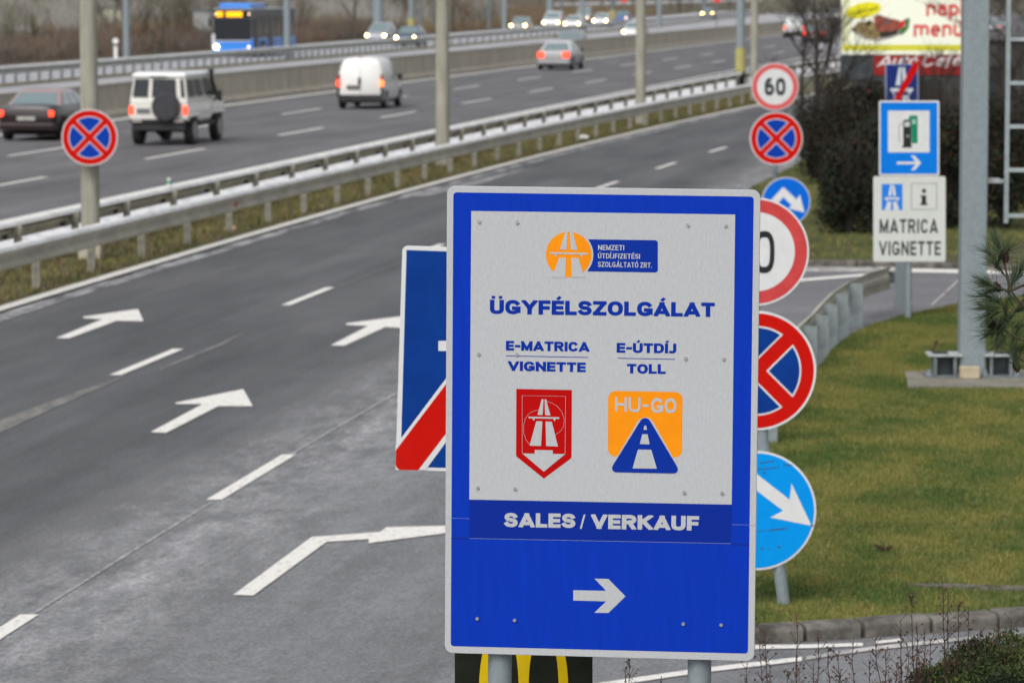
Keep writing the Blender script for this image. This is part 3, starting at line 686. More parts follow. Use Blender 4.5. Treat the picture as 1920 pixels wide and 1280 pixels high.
for s_ in (-.393, .385):
    MB().tube((s_, .075, 0), (s_, .075, 3.42), .046, n=28).build("post", M_galv, main, smooth=40)
    for z in (1.9, 2.45, 3.0, 3.4):
        MB().box((s_, .04, z), (.14, .03, .04)).build("clamp", M_galvd, main)
MB().tube((.385 + .013, .075 - .0455, 1.49), (.385 + .013, .075 - .047, 1.49), .004, .004, 6).build("pole_mark", M_sblk, main)

# ---- black sign with yellow arches behind the main sign
def ground_sign(name, label, px, Y, rz=0, cat="sign", zb_=0):
    return thing(name, label, cat, (XP(px, Y), Y, zb_), rz)
Y = 15.4; sc_ = 7000 / 15.4
t = ground_sign("restaurant_sign", "black sign panel with big yellow arches, half hidden below the large blue sign", 982, Y)
zt, z0 = S(982, 1150, Y)[2], S(982, 1345, Y)[2]
pl = MB().box((0, .03, (zt + z0) / 2), (262 / sc_, .06, zt - z0)).build("sign_plate", M_smud, t, bevel=.004)
def arch(cx, dx):                                      # half of the M: an arch with swelling legs
    out = []; inn = []
    for i in range(25):
        a = math.pi * (1 - i / 24); h = 172 / sc_ * .98
        out.append((cx + dx[0] * math.cos(a), z0 + .02 + h * math.sin(a) ** .62)); inn.append((cx + dx[1] * math.cos(a), z0 + .02 + (h - .03) * math.sin(a) ** .60))
    return out, inn
for s_ in (-1, 1):
    o_, i_ = arch(s_ * 38 / sc_, (47.5 / sc_, 29 / sc_)); mb = MB()
    for k in range(24):
        q = [o_[k], o_[k + 1], i_[k + 1], i_[k]]; mb.add([(x, -.004 - (.001 if s_ > 0 else 0), z) for x, z in q], [(0, 1, 2, 3)])
    mb.build("yellow_arch", M_syel, pl)
for s_ in (-.2, .2): MB().tube((s_, .09, 0), (s_, .09, z0 + .25), .03, n=12).build("post", M_galv, t, smooth=40)

# ---- roundels
def roundel(parent, x, z, R, ring=None, m_in=None, m_rim=None, y=0, ring_in=.73, back=True):
    pl = MB().tube((x, y, z), (x, y + .02, z), R, n=64).build("sign_plate", M_swhite2, parent, smooth=40)
    if ring: flat("ring", disc(x, z, R * .965), ring, pl, y - .001)
    flat("sign_face", disc(x, z, R * (ring_in if ring else .965)), m_in, pl, y - .002)
    return pl
def no_stopping(parent, x, z, R, y=0, blue=None, red=None, bar=.118):
    pl = MB().tube((x, y, z), (x, y + .02, z), R, n=64).build("sign_plate", M_swhite2, parent, smooth=40)
    red = red or M_sred
    flat("ring", disc(x, z, R * .962), red, pl, y - .001)
    hw, r = R * bar, R * .75                            # bar half width (with gap), blue radius
    for k in range(4):
        a = k * 90; c45 = hw * math.sqrt(2)
        pts = []
        lim = math.degrees(math.asin(hw / r))
        pts = [(x + c45 * math.cos(math.radians(a)), z + c45 * math.sin(math.radians(a)))] + [(x + r * math.cos(math.radians(a + t)), z + r * math.sin(math.radians(a + t))) for t in np.linspace(-45 + lim, 45 - lim, 16)]
        flat("white_edge", pts, M_swhite2, pl, y - .002)
        r2 = r - R * .03; hw2 = hw + R * .028; c2 = hw2 * math.sqrt(2); lim2 = math.degrees(math.asin(hw2 / r2))
        pts = [(x + c2 * math.cos(math.radians(a)), z + c2 * math.sin(math.radians(a)))] + [(x + r2 * math.cos(math.radians(a + t)), z + r2 * math.sin(math.radians(a + t))) for t in np.linspace(-45 + lim2, 45 - lim2, 16)]
        flat("blue_quarter", pts, blue or M_snavy, pl, y - .003)
    return pl
# leaning post with no-stopping and arrow roundels
b = P(1471, 1134, .1); Y = b[1]; s_ = 7000 / (Y * 1.004)
t = thing("road_sign", "leaning post with a no stopping roundel above a sky blue roundel with diagonal arrow", "sign", b)
def loc(px, py, Y=Y, b=b): q = S(px, py, Y); return (q[0] - b[0], q[2] - b[2])
x1, z1 = loc(1430, 825); x2, z2 = loc(1418, 690)
MB().tube((0, .05, 0), (x1, .05, z1), .043, n=16).tube((x1, .05, z1), (x2, .05, z2 + .25), .043, n=16).build("post", M_galv, t, smooth=40)
no_stopping(t, *loc(1418, 695), 112.6 / s_)
x, z = loc(1418, 957); pl = roundel(t, x, z, 113 / s_, None, M_ssky)
z7 = lambda a, c: loc(1320 + a / 3.2, 700 + c / 3.2)
flat("arrow_symbol", Q(z7, [(60, 405), (115, 345), (322, 608), (513, 755), (525, 658), (645, 912), (397, 862), (475, 822), (322, 705)][0:0] + [(95, 400), (150, 335), (322, 606), (513, 755), (525, 658), (645, 912), (397, 862), (475, 822), (322, 706)]), M_swhite2, pl, -.004)
for q in ([(335, 532), (440, 518), (415, 526), (340, 540)], [(322, 572), (450, 558), (452, 563), (322, 578)], [(475, 543), (535, 545), (520, 553), (478, 551)], [(385, 935), (500, 922), (480, 934), (390, 942)], [(322, 942), (380, 938), (375, 942), (322, 946)], [(640, 905), (660, 907), (655, 914), (642, 914)]):
    flat("scuff", Q(z7, q), M_sscratch, pl, -.004)
for q in ((361, 594, 8), (347, 1050, 8), (450, 1038, 8), (390, 1052, 4), (420, 1050, 3)): flat("scuff", Q(z7, disc(*q[:2], q[2], 10)), M_sscratch, pl, -.004)
# speed limit 80 behind it
Y = 27.4; s_ = 7000 / (Y * 1.004); b = (XP(1416, Y), Y, .1)
t = thing("road_sign", "round speed limit sign with a faded red ring, half hidden behind the large sign", "sign", b)
loc2 = lambda px, py: (S(px, py, Y)[0] - b[0], S(px, py, Y)[2] - b[2])
x, z = loc2(1415.6, 472); pl = roundel(t, x, z, 101.4 / s_, M_sfade, M_swhite2, ring_in=.735)
letters("digit", "8", loc2(1370, 512), loc2(1408, 512), 79 / s_, M_sblk, pl, -.004, t=.15); letters("digit", "0", loc2(1413, 512), loc2(1452, 512), 79 / s_, M_sblk, pl, -.004, t=.15)
MB().tube((0, .05, 0), (0, .05, z + .2), .035, n=14).build("post", M_galv, t, smooth=40)
# far column of three signs at the island
def far_sign(label, px, py, dia, Y):
    s_ = 7000 / (Y * 1.003); b = (XP(px, Y), Y, .0)
    t = thing("road_sign", label, "sign", b); z = S(px, py, Y)[2]
    MB().tube((0, .05, 0), (0, .05, z + dia / s_ * .3), .03, n=12).build("post", M_galvd, t, smooth=40)
    return t, z, dia / s_ / 2, s_
t, z, R, s_ = far_sign("small round speed limit sign reading 60, above the farther no stopping roundel", 1450, 163, 88, 66)
pl = roundel(t, 0, z, R, mat("ring_pale_red", (.66, .10, .10), .5), M_swhite2, ring_in=.76)
letters("lettering", "60", (-19.5 / s_, z - 16.5 / s_), (19.5 / s_, z - 16.5 / s_), 33 / s_, mat("digit_grey", (.04, .047, .047)), pl, -.004, t=.26, gap=.13)
t, z, R, s_ = far_sign("small red and blue no stopping roundel below the 60 sign", 1453, 260, 99, 60)
no_stopping(t, 0, z, R, blue=mat("sign_royal_blue", (.003, .042, .36), .6, spec=.1), red=M_sred, bar=.10)
t, z, R, s_ = far_sign("small blue roundel with a white bent arrow, beside the top corner of the large sign", 1472, 378, 91, 58.6)
pl = roundel(t, 0, z, R, None, mat("sign_mid_blue", (.001, .13, .62), .6, spec=.1))
z5 = lambda a, c: ((1380 + a / 3.556 - 1472) / s_, z + (378 - (340 + c / 3.556)) / s_)
flat("arrow_symbol", Q(z5, [(205, 152), (245, 105), (308, 38), (398, 122), (418, 88), (450, 208), (340, 180), (365, 160), (310, 105), (250, 175)]), M_swhite2, pl, -.004)
# no stopping on the left pole
b = P(168, 489); Yp = b[1]
t = thing("road_sign", "red and blue no stopping roundel strapped to the nearest lamp pole", "sign", S(168, 258, Yp - .24))
s_ = 7000 / Yp; no_stopping(t, 0, 0, 52.5 / s_, bar=.10, blue=mat("sign_royal_blue", (.003, .042, .36), .6, spec=.1))
MB().box((0, .045, .2), (.1, .07, .04)).box((0, .045, -.2), (.1, .07, .04)).build("bracket", M_galvd, t)

# ---- motorway symbol in a unit box (x -.5..+.5, z 0..1)
def motorway(parent, x, z, w, h, m, y, low=1.0):
    for q in ([(-.13, 1), (-.02, 1), (-.05, .57), (-.27, .57)], [(.02, 1), (.13, 1), (.27, .57), (.05, .57)], [(-.5, .50), (.5, .50), (.5, .42), (-.5, .42)], [(-.4, .42), (-.3, .42), (-.33, .34), (-.37, .34)], [(.3, .42), (.4, .42), (.37, .34), (.33, .34)],
              [(-.3 * low, .33), (-.06, .33), (-.1, 0), (-.5 * low, 0)], [(.06, .33), (.3 * low, .33), (.5 * low, 0), (.1, 0)]):
        flat("road_symbol", [(x + a * w, z + c * h) for a, c in q], m, parent, y)
# end of motorway sign at the left edge of the main sign
Y = 19.6; s_ = 7000 / (Y * 1.004); cx, cy = 905, 676
t = thing("road_sign", "navy end of motorway sign with red diagonal, sticking out left of the large sign", "sign", (XP(cx, Y), Y, 0))
zc0 = S(cx, cy, Y)[2]; th = math.radians(1.9)
def zt(px, py): return ((px - cx) / s_, zc0 + (cy - py) / s_)
def z4(a, c): return zt(700 + a / 2.56, 420 + c / 2.56)
TL, BLc = zt(755, 460), zt(740.5, 882); ax = Vector((math.cos(th), -math.sin(th))) * (315 / s_)
TRc, BRc = (TL[0] + ax.x, TL[1] + ax.y), (BLc[0] + ax.x, BLc[1] + ax.y)
pl = MB().slab(rounded([BLc, BRc, TRc, TL], .03), 0, .018).build("sign_plate", M_swhite2, t, bevel=.002)
e = 8 / s_; 
flat("navy_field", [(TL[0] + e - .001, TL[1] - e), (TRc[0] - e, TRc[1] - e), (BRc[0] - e, BRc[1] + e), z4(128, 1167)], M_snavy, pl, -.001)
motorway(pl, zt(900, 0)[0], zt(0, 757)[1], 156 / s_, 237 / s_, M_swhite2, -.002, .7)
flat("white_edge", [z4(105, 1065), z4(105, 1183), z4(250, 1183), (TRc[0] - .01, TRc[1] - .12), (TRc[0] - .01, TRc[1] - .01), (TRc[0] - .16, TRc[1] - .01)], M_swhite2, pl, -.003)
flat("red_diagonal", rounded([z4(105, 1183), z4(106, 1088), (TRc[0] - .13, TRc[1] - .004), (TRc[0] - .004, TRc[1] - .004), (TRc[0] - .004, TRc[1] - .10), z4(214, 1184)], [.03, 0, 0, .03, 0, 0]), M_sred, pl, -.004)
flat("white_bar", [z4(312, 560), z4(360, 560), z4(360, 608), z4(312, 608)], M_swhite2, pl, -.0025)
ribbon("scuff", [z4(108, 1105), z4(135, 1145), z4(165, 1170)], .002, mat("scuff_red", (.25, .01, .01)), pl, -.005)
for a in (-.02, .30): MB().tube((a, .06, 0), (a, .06, zc0 + .5), .035, n=14).build("post", M_galv, t, smooth=40)

# ---- service + vignette sign
b = P(1704, 597, .1); Y = b[1]; s_ = 7000 / (Y * 1.004)
t = thing("road_sign", "blue fuel station sign above a white MATRICA VIGNETTE panel on two steel posts", "sign", b)
zs = lambda a, c: (lambda q: (q[0] - b[0], q[2] - b[2]))(S(1620 + a / 3.2, 100 + c / 3.2, Y))
rect = lambda f, x0, y0, x1, y1: Q(f, [(x0, y0), (x1, y0), (x1, y1), (x0, y1)])
pl = MB().slab(rounded(rect(zs, 90, 285, 452, 735), .02), 0, .015).build("fuel_panel", M_swhite2, t, bevel=.002)
flat("blue_field", rounded(rect(zs, 99, 296, 441, 724), .01), M_sfuel, pl, -.001)
flat("white_square", rect(zs, 144, 345, 393, 595), M_swhite2, pl, -.002)
flat("green_pump", Q(zs, [(268, 385), (275, 375), (316, 373), (322, 385), (322, 540), (285, 542), (283, 400), (268, 398)]), M_sgrn, pl, -.003)
flat("pump_window", rect(zs, 288, 397, 310, 425), mat("pump_pale_green", (.3, .55, .45)), pl, -.004)
flat("black_pump", Q(zs, [(235, 405), (244, 399), (276, 399), (283, 405), (283, 553), (288, 555), (288, 566), (229, 566), (229, 555), (235, 553)]), M_sblk, pl, -.0035)
flat("pump_window", rounded(rect(zs, 243, 412, 275, 441), .004), mat("pump_window_grey", (.55, .57, .57)), pl, -.0045)
flat("pump_badge", Q(zs, disc(262, 497, 9, 16)), M_sgry, pl, -.0045)
ribbon("pump_hose", Q(zs, [(235, 423), (214, 423), (210, 440), (210, 500), (212, 528), (222, 530)]), .010, M_sgry, pl, -.003)
flat("arrow_shaft", rect(zs, 197, 651, 325, 666), M_swhite2, pl, -.002)
flat("arrow_head", Q(zs, [(280, 614), (303, 614), (343, 659), (303, 702), (280, 702), (318, 659)]), M_swhite2, pl, -.0022)
pl = MB().slab(rounded(rect(zs, 56, 738, 490, 1250), .03), 0, .015).build("vignette_panel", mat("panel_white", (.64, .66, .63), .5, (.6, .62, .59), 7), t, bevel=.002)
flat("blue_square", rect(zs, 106, 784, 231, 941), mat("square_blue", (.01, .2, .72)), pl, -.001)
c0 = zs(168, 940); motorway(pl, c0[0], c0[1], 88 / 3.2 / s_, 150 / 3.2 / s_, M_swhite2, -.002)
ribbon("info_frame", rect(zs, 285, 781, 437, 937), .014, M_sgry, pl, -.001, True)
flat("info_dot", Q(zs, disc(360, 826, 13, 20)), M_sblk, pl, -.001)
flat("info_body", Q(zs, [(340, 852), (373, 852), (373, 898), (380, 898), (380, 911), (338, 911), (338, 898), (346, 898), (346, 864), (340, 864)]), M_sblk, pl, -.001)
M_txt = mat("lettering_dark_grey", (.035, .04, .042), .5)
letters("lettering", "MATRICA", zs(93, 1079), zs(443, 1079), 84 / 3.2 / s_, M_txt, pl, -.001, t=.185, gap=.16, cond=.7)
letters("lettering", "VIGNETTE", zs(90, 1212), zs(460, 1212), 85 / 3.2 / s_, M_txt, pl, -.001, t=.185, gap=.16, cond=.7)
q = P(1688, 579, .1)
MB().tube((0, .05, 0), (0, .05, 2.6), .038, n=14).build("post", M_galv, t, smooth=40)
MB().box((q[0] - b[0], q[1] - b[1], .4), (.135, .06, .8)).tube((q[0] - b[0], q[1] - b[1] + .06, 0), (q[0] - b[0], q[1] - b[1] + .06, 2.5), .04, n=14).build("post", M_galv, t)
for z in (.95, 1.6, 2.3): MB().box((-.05, .035, z), (.5, .03, .05)).build("clamp", M_galvd, t)

# small end of motorway sign
Y = 69; s_ = 7000 / (Y * 1.003); b = (XP(1691, Y), Y, 0)
t = thing("road_sign", "small navy end of motorway sign peeking out above the fuel sign", "sign", b)
zr = lambda px, py: (lambda q: (q[0] - b[0], q[2] - b[2]))(S(px, py, Y))
pl = MB().slab([zr(1660, 214), zr(1722, 214), zr(1722, 120), zr(1660, 120)], 0, .02).build("sign_plate", mat("pale_blue_rim", (.3, .36, .5)), t)
flat("navy_field", [zr(1662, 212), zr(1720, 212), zr(1720, 122), zr(1662, 122)], mat("deep_navy", (.004, .02, .16), .4), pl, -.001)
c0 = zr(1690, 205); motorway(pl, c0[0], c0[1], 42 / s_, 78 / s_, mat("symbol_greyed", (.6, .64, .68)), -.002)
flat("red_diagonal", [zr(1672, 214), zr(1664, 208), zr(1712, 120), zr(1722, 114), zr(1721, 130)], M_sred, pl, -.004)
MB().tube((0, .05, 0), (0, .05, 3), .035, n=12).build("post", M_galvd, t, smooth=40)
# ------------------------------------------------------------------ lamp poles and masts
def pole(label, px, py, w_base, w_top, m, h=12, n=16, band=None, name="lamp_pole", sleeve=None):
    b = P(px, py); t = thing(name, label, "pole", b); s_ = 7000 / (b[1] * 1.004)
    MB().tube((0, 0, 0), (0, 0, h), w_base / s_ / 2, w_top / s_ / 2, n).build("shaft", m, t, smooth=40)
    if band:
        MB().tube((0, 0, .0), (0, 0, .78), w_base / s_ / 2 * 1.08, n=n).build("dark_foot", M_under, t, smooth=40)
        MB().tube((0, 0, .78), (0, 0, 1.75), w_base / s_ / 2 * 1.15, n=n).build("yellow_sleeve", mat("sleeve_yellow", (.45, .40, .12), .7, (.35, .33, .15), 9), t, smooth=40)
    return t, b, s_
t, b, s_ = pole("nearest concrete lamp pole at the left, carrying the no stopping roundel", 170.5, 488, 36, 26, M_pole, 11)
MB().box((0, 0, .25), (.36, .36, .5)).build("pole_foot", M_conc, t, bevel=.03)
pole("concrete lamp pole left of the large sign, behind the white van's lane", 830, 313, 27, 19, M_pole, 11)
pole("concrete lamp pole above the right part of the large sign", 1201, 236, 20, 15, M_pole, 11)
pole("concrete lamp pole just right of the banded steel mast", 1414, 189, 15, 11, M_pole, 11)
pole("steel mast with dark foot and yellow sleeve by the motorway guardrail", 1388, 170, 17, 14, M_galv, 9, band=True, name="steel_mast")
pole("tall grey mast beyond the far guardrail, right of the nearest lamp pole", 237.5, 109, 13, 11, M_galv, 12, name="steel_mast")
pole("grey mast in front of the rear end of the blue bus", 538.5, 113, 13, 11, M_galv, 12, name="steel_mast")
G_ = "slim steel masts along the far road"
for px, py, w, lab in ((709, 80, 20, "broad blue-grey gantry leg behind the silver car with headlights"), (771, 76, 9, "slim blue-grey mast with yellow sleeve behind the dark blue car"), (788, 72, 7, "slim grey mast just right of the sleeved mast"),
                       (917, 56, 7, "slim grey mast left of the dim round car"), (946, 64, 9, "pale mast beside the car left of the white ones"), (1031, 52, 12, "blue-grey mast right behind the white car pair"), (1052, 50, 6, "thin grey mast above the left white car"),
                       (1092, 47, 9, "greenish mast over the pair of white cars"), (1149, 50, 8, "pale mast right of the white oncoming cars"), (1236, 52, 9, "grey mast right behind the third lamp pole"), (1320, 30, 8, "thin mast above the farthest pair of headlights")):
    t, b, s_ = pole(lab, px, py, w, w * .9, M_galv if w > 8 else M_galvd, 10, 10, name="steel_mast")
    if px in (771, 1149): MB().tube((0, 0, .7), (0, 0, 1.7), w / s_ * .75, n=10).build("yellow_sleeve", mat("sleeve_yellow", (.45, .4, .12)), t)
M_rs = mat("red_disc", (.75, .05, .03), .5)
for px, lab in ((1168, "small red disc at the top of the picture between two masts"), (1341, "small red disc at the top of the picture above the farthest headlights")):
    t = thing("warning_disc", lab, "sign", (XP(px, 400), 400, 0)); z = S(px, -2, 400)[2]
    MB().tube((0, 0, z), (0, .05, z), .42, n=24).build("sign_plate", M_rs, t); MB().tube((0, .08, 0), (0, .08, z), .05, n=8).build("post", M_galvd, t)

# ------------------------------------------------------------------ big steel column and frame sign
b = P(1821, 705, .12); Y = b[1]; s_ = 7000 / (Y * 1.004)
t = thing("gantry_column", "thick square galvanised column bolted to a concrete pad on the lawn", "column", b)
w = 48 / s_
MB().box((0, 0, 3.5), (w, w, 7)).build("shaft", M_galv, t, bevel=.02, seg=3)
def foot(cx, sx):
    mb = MB(); W = .30; H0 = .24
    mb.box((cx, 0, H0), (W + .06, .36, .022)); mb.build("top_plate", mat("bright_zinc", (.55, .58, .58), .45, (.4, .43, .43), 12, metal=.2), t)
    MB().box((cx - W * .35, -.02, H0 / 2 - .01), (.03, .30, H0 - .02)).box((cx + W * .35, -.02, H0 / 2 - .01), (.03, .30, H0 - .02)).box((cx, .12, H0 / 2 - .01), (W * .8, .03, H0 - .02)).build("rib", M_galvd, t)
    MB().box((cx, -.0, .012), (W + .12, .42, .024)).build("base_plate", M_galvd, t)
    MB().box((cx + sx * .04, -.02, H0 + .012), (.16, .16, .02)).build("dark_slot", M_under, t)
    for bx in (-.17, .17):
        MB().tube((cx + bx, -.17, .02), (cx + bx, -.17, .09), .018, n=8).tube((cx + bx, -.17, .024), (cx + bx, -.17, .05), .034, n=6).build("bolt", M_galv, t)
foot(-.30, -1); foot(.30, 1)
MB().tube((-.42, .05, .24), (-.38, .05, .36), .012, n=8).tube((-.385, .05, .33), (-.375, .05, .38), .02, n=8).build("bent_bolt", mat("rust", (.08, .045, .03), .9), t)
tag(MB().box((0, 0, .065), (.21, .12, .13)).build("stone_block", mat("cream_stone", (.52, .45, .33), .85, (.40, .34, .24), 7), bevel=.012), "small cream stone block at the foot of the steel column", "stone").location = (XP(1817, Y - .22), Y - .28, .125)
t2 = thing("frame_sign", "light steel ladder-like sign frame seen from behind, right of the thick column", "sign frame", (XP(1889, Y), Y, 0))
def zf(px, py): return ((px - 1889) / s_, S(1889, py, Y)[2])
c_ = mat("frame_zinc", (.42, .48, .50), .45, (.33, .38, .40), 8, metal=.2)
for px, y0 in ((1889, 421), (2075, 421)):
    MB().box((zf(px, 0)[0], .25, (zf(0, -120)[1] + zf(0, y0)[1]) / 2), (8 / s_, .05, zf(0, -120)[1] - zf(0, y0)[1])).build("upright", c_, t2)
for py in (-95, -10, 74.5, 157, 239, 321, 407):
    MB().box((zf(1982, 0)[0], .25, zf(0, py)[1]), (180 / s_, .04, 7.5 / s_)).build("rung", c_, t2)
for py in (45, 342): MB().box((zf(1866, 0)[0], .25, zf(0, py)[1]), (40 / s_, .05, 7 / s_)).build("arm", c_, t2)
MB().box((zf(1860, 0)[0], .15, zf(0, 340)[1]), (26 / s_, .2, 8 / s_)).build("clamp", M_swhite, t2)
MB().box((zf(1982, 0)[0], .29, (zf(0, -120)[1] + zf(0, -100)[1]) / 2), (190 / s_, .01, .2)).build("panel_edge", c_, t2)

# ------------------------------------------------------------------ billboard
Y = 96; s_ = 7000 / (Y * 1.001); t = thing("billboard", "pale yellow roadside billboard reading napi menü with a food picture, red café strip below", "billboard", (XP(1700, Y), Y, 0))
zr_ = lambda a, c: ((1560 + a / 5.333 - 1700) / s_, S(1700, c / 5.333, Y)[2])
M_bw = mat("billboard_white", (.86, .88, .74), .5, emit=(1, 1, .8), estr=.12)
R2 = lambda x0, y0, x1, y1: [zr_(x0, y1), zr_(x1, y1), zr_(x1, y0), zr_(x0, y0)]
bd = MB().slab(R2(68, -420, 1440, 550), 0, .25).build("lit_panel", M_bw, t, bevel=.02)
flat("pale_yellow_edge", R2(75, -400, 150, 445), mat("billboard_pale_yellow", (.85, .87, .55), .5), bd, -.004)
flat("yellow_stripe", R2(75, 450, 1436, 508), mat("billboard_yellow", (.72, .68, .04), .5), bd, -.004)
a_ = math.radians(12); el = []
for k in range(40):
    u, v = 178 * math.cos(k * math.pi / 20), 76 * math.sin(k * math.pi / 20); el.append(zr_(283 + u * math.cos(a_) + v * math.sin(a_), 106 - u * math.sin(a_) + v * math.cos(a_)))
flat("yellow_oval", el, mat("oval_yellow", (.88, .80, .01), .5), bd, -.006)
rr = random.Random(4)
for k in range(9):
    u = -130 + k * 32; cx, cy = 283 + u * math.cos(a_) + rr.uniform(-6, 6), 112 - u * math.sin(a_)
    ribbon("oval_scribble", [zr_(cx - 9, cy + 14), zr_(cx + 2, cy - 14), zr_(cx + 12, cy + 10)], .03, mat("scribble_olive", (.12, .12, .01), .6), bd, -.008)
M_b1 = mat("food_tan", (.42, .30, .12), .6, (.16, .13, .06), 5); M_b2 = mat("food_meat", (.42, .10, .07), .6, (.16, .05, .03), 6); M_b3 = mat("food_dark", (.05, .045, .03), .6, (.02, .02, .015), 6)
def blob(nm, pts, m, y): flat(nm, [zr_(*p) for p in pts], m, bd, y)
blob("food_shadow", [(160, 300), (200, 340), (300, 395), (430, 418), (560, 385), (690, 330), (700, 300), (500, 300)], mat("food_grey", (.45, .42, .40), .6), -.006)
blob("food_tan", [(155, 292), (200, 270), (230, 225), (300, 225), (350, 200), (420, 250), (450, 330), (440, 385), (360, 395), (270, 350), (190, 310)], M_b1, -.008)
blob("food_meat", [(385, 175), (430, 145), (480, 165), (540, 185), (620, 200), (690, 230), (680, 290), (600, 320), (500, 330), (430, 320), (395, 250)], M_b2, -.010)
blob("food_dark", [(440, 320), (560, 315), (640, 290), (620, 345), (520, 375), (450, 380)], M_b3, -.012)
blob("food_dark", [(160, 285), (200, 285), (215, 315), (180, 315)], M_b3, -.012)
blob("food_olive", [(305, 230), (350, 205), (360, 240), (320, 270)], M_b3, -.012)
blob("food_green", [(700, 190), (740, 180), (745, 215), (730, 290), (680, 345), (630, 350), (650, 300), (700, 260)], mat("food_green", (.06, .20, .06), .6), -.011)
blob("food_pepper", [(640, 235), (690, 195), (705, 225), (680, 275), (640, 280)], mat("food_pepper", (.65, .02, .03), .5), -.013)
blob("food_blue", [(490, 190), (530, 200), (545, 240), (500, 225)], mat("food_bluegrey", (.10, .13, .14), .5), -.013)
M_bl = mat("billboard_red_ink", (.75, .10, .09), .5)
letters("lettering", "napi", zr_(908, 163), zr_(1276, 163), 160 / 5.333 / s_, M_bl, bd, -.008, t=.21, cond=1.05, gap=.12)
letters("lettering", "menü", zr_(785, 370), zr_(1276, 370), 165 / 5.333 / s_, M_bl, bd, -.008, t=.20, gap=.11)
gp_ = MB().slab(R2(68, 556, 1440, 800), .06, .3).build("grey_fascia", mat("fascia_grey", (.060, .075, .085), .6, (.045, .055, .06), 3), t)
rp = MB().slab(R2(390, 556, 1440, 752), .02, .058).build("red_strip", mat("strip_red", (.36, .015, .012), .5, (.28, .012, .01), 3), t)
letters("lettering", "Autó", zr_(425, 665), zr_(815, 660), 108 / 5.333 / s_, mat("strip_white", (.8, .72, .74), .5), rp, .012, t=.17, shear=.3, gap=.03, cond=.85)
letters("lettering", "Café", zr_(855, 668), zr_(1255, 658), 120 / 5.333 / s_, mat("strip_white", (.8, .72, .74)), rp, .012, t=.17, shear=.3, gap=.03, cond=.85)
for x in (-1.3, 1.6, 3.2): MB().box((x, .2, 1.0), (.14, .14, 2.05)).build("leg", M_galvd, t)
# service building behind
t = thing("service_building", "dark grey low service building mostly hidden behind shrubs and the billboard", "building", (XP(1856, 112), 112, 0))
MB().box((0, 4, 1.35), (7.0, 8, 2.7)).build("wall", mat("building_dark", (.075, .075, .075), .8, (.055, .055, .055), 2), t)
MB().box((0, 4, 2.76), (7.3, 8.3, .14)).build("roof", mat("building_roof", (.12, .12, .12), .8), t)
for x in (-2.2, 0, 2.2): f_ = MB().box((x, -.01, 1.4), (1.3, .06, 1.0)).build("window", M_under, t); MB().box((x, -.03, 1.4), (1.15, .05, .86)).build("pane", mat("pane_dark", (.03, .035, .04), .1, spec=.6), f_)
t = thing("shed", "pale cream shed far off between the nearest lamp pole and the grey mast", "shed", (XP(211, 350), 350, 0))
MB().box((0, 2, 1.1), (2.2, 4, 2.2)).build("wall", mat("shed_cream", (.55, .54, .42), .8), t); MB().box((0, 2, 2.23), (2.4, 4.2, .08)).build("roof", M_galvd, t)
t = thing("greenhouse", "faint whitish shed wall left of the blue bus", "shed", (XP(388, 290), 290, 0))
MB().box((0, 2, 1.2), (1.7, 4, 2.4)).build("wall", mat("shed_white", (.32, .33, .32), .8), t); MB().box((0, 2, 2.43), (1.9, 4.2, .08)).build("roof", M_galvd, t)

# ------------------------------------------------------------------ vehicles
M_glass = mat("sky_sheen_glass", (.17, .23, .24), .08, spec=.8, coat=.8)  # base colour lightened to paint in the reflected sky
M_glassd = mat("dark_glass", (.022, .024, .030), .2, spec=.35)
M_tail = mat("tail_lamp_lit", (.8, .05, .02), .4, emit=(1, .055, .02), estr=2.6)
M_tailoff = mat("tail_lamp", (.5, .02, .02), .3)
M_head = mat("headlamp_lit", (1, .9, .6), .3, emit=(1, .66, .18), estr=36)
M_headdim = mat("headlamp_dim", (1, .9, .7), .3, emit=(1, .62, .42), estr=6)
M_plate = mat("number_plate", (.55, .55, .5), .5, (.2, .2, .2), 22)
M_rim = mat("wheel_rim", (.35, .35, .36), .4, metal=.5)
M_blkp = mat("black_plastic", (.03, .03, .032), .6)
def paint(n, c, c2=None): return mat("paint_" + n, c, .3, c2, 3, coat=.6, spec=.4)
def wheel(root, x, y, r, w=.2):
    s_ = 1 if x > 0 else -1
    ty = MB().tube((x - w / 2, y, r), (x + w / 2, y, r), r, n=22).build("wheel", M_dark, root, bevel=.03); 
    MB().tube((x + s_ * (w / 2 - .01), y, r), (x + s_ * (w / 2 + .012), y, r), r * .62, n=14).build("rim", M_rim, ty)
def half_disc(x, y, z, r, zmin):
    pts = [(y + r * math.cos(a), z + r * math.sin(a)) for a in [math.radians(k) for k in range(0, 360, 12)] if z + r * math.sin(a) >= zmin - .001]
    pts.sort(key=lambda p: math.atan2(p[1] - zmin + .001, p[0] - y)); return pts
def body_ring(y, w, zb, zt):
    h = zt - zb; r = [(w - .12, zb), (w - .02, zb + .08), (w, zb + h * .45), (w - .02, zt - h * .16), (w - .07, zt - .03), (w - .18, zt), (w * .4, zt + .02)]
    return [(x, y, z) for x, z in r] + [(-x, y, z) for x, z in r[::-1]]
def face_quad(q, u0, u1, v0, v1, off):
    a, b_, c, d = [Vector(p) for p in q]; n = (b_ - a).cross(d - a).normalized() * off
    f = lambda u, v: (a.lerp(b_, u)).lerp(d.lerp(c, u), v) + n
    return [tuple(f(u0, v0)), tuple(f(u1, v0)), tuple(f(u1, v1)), tuple(f(u0, v1))]
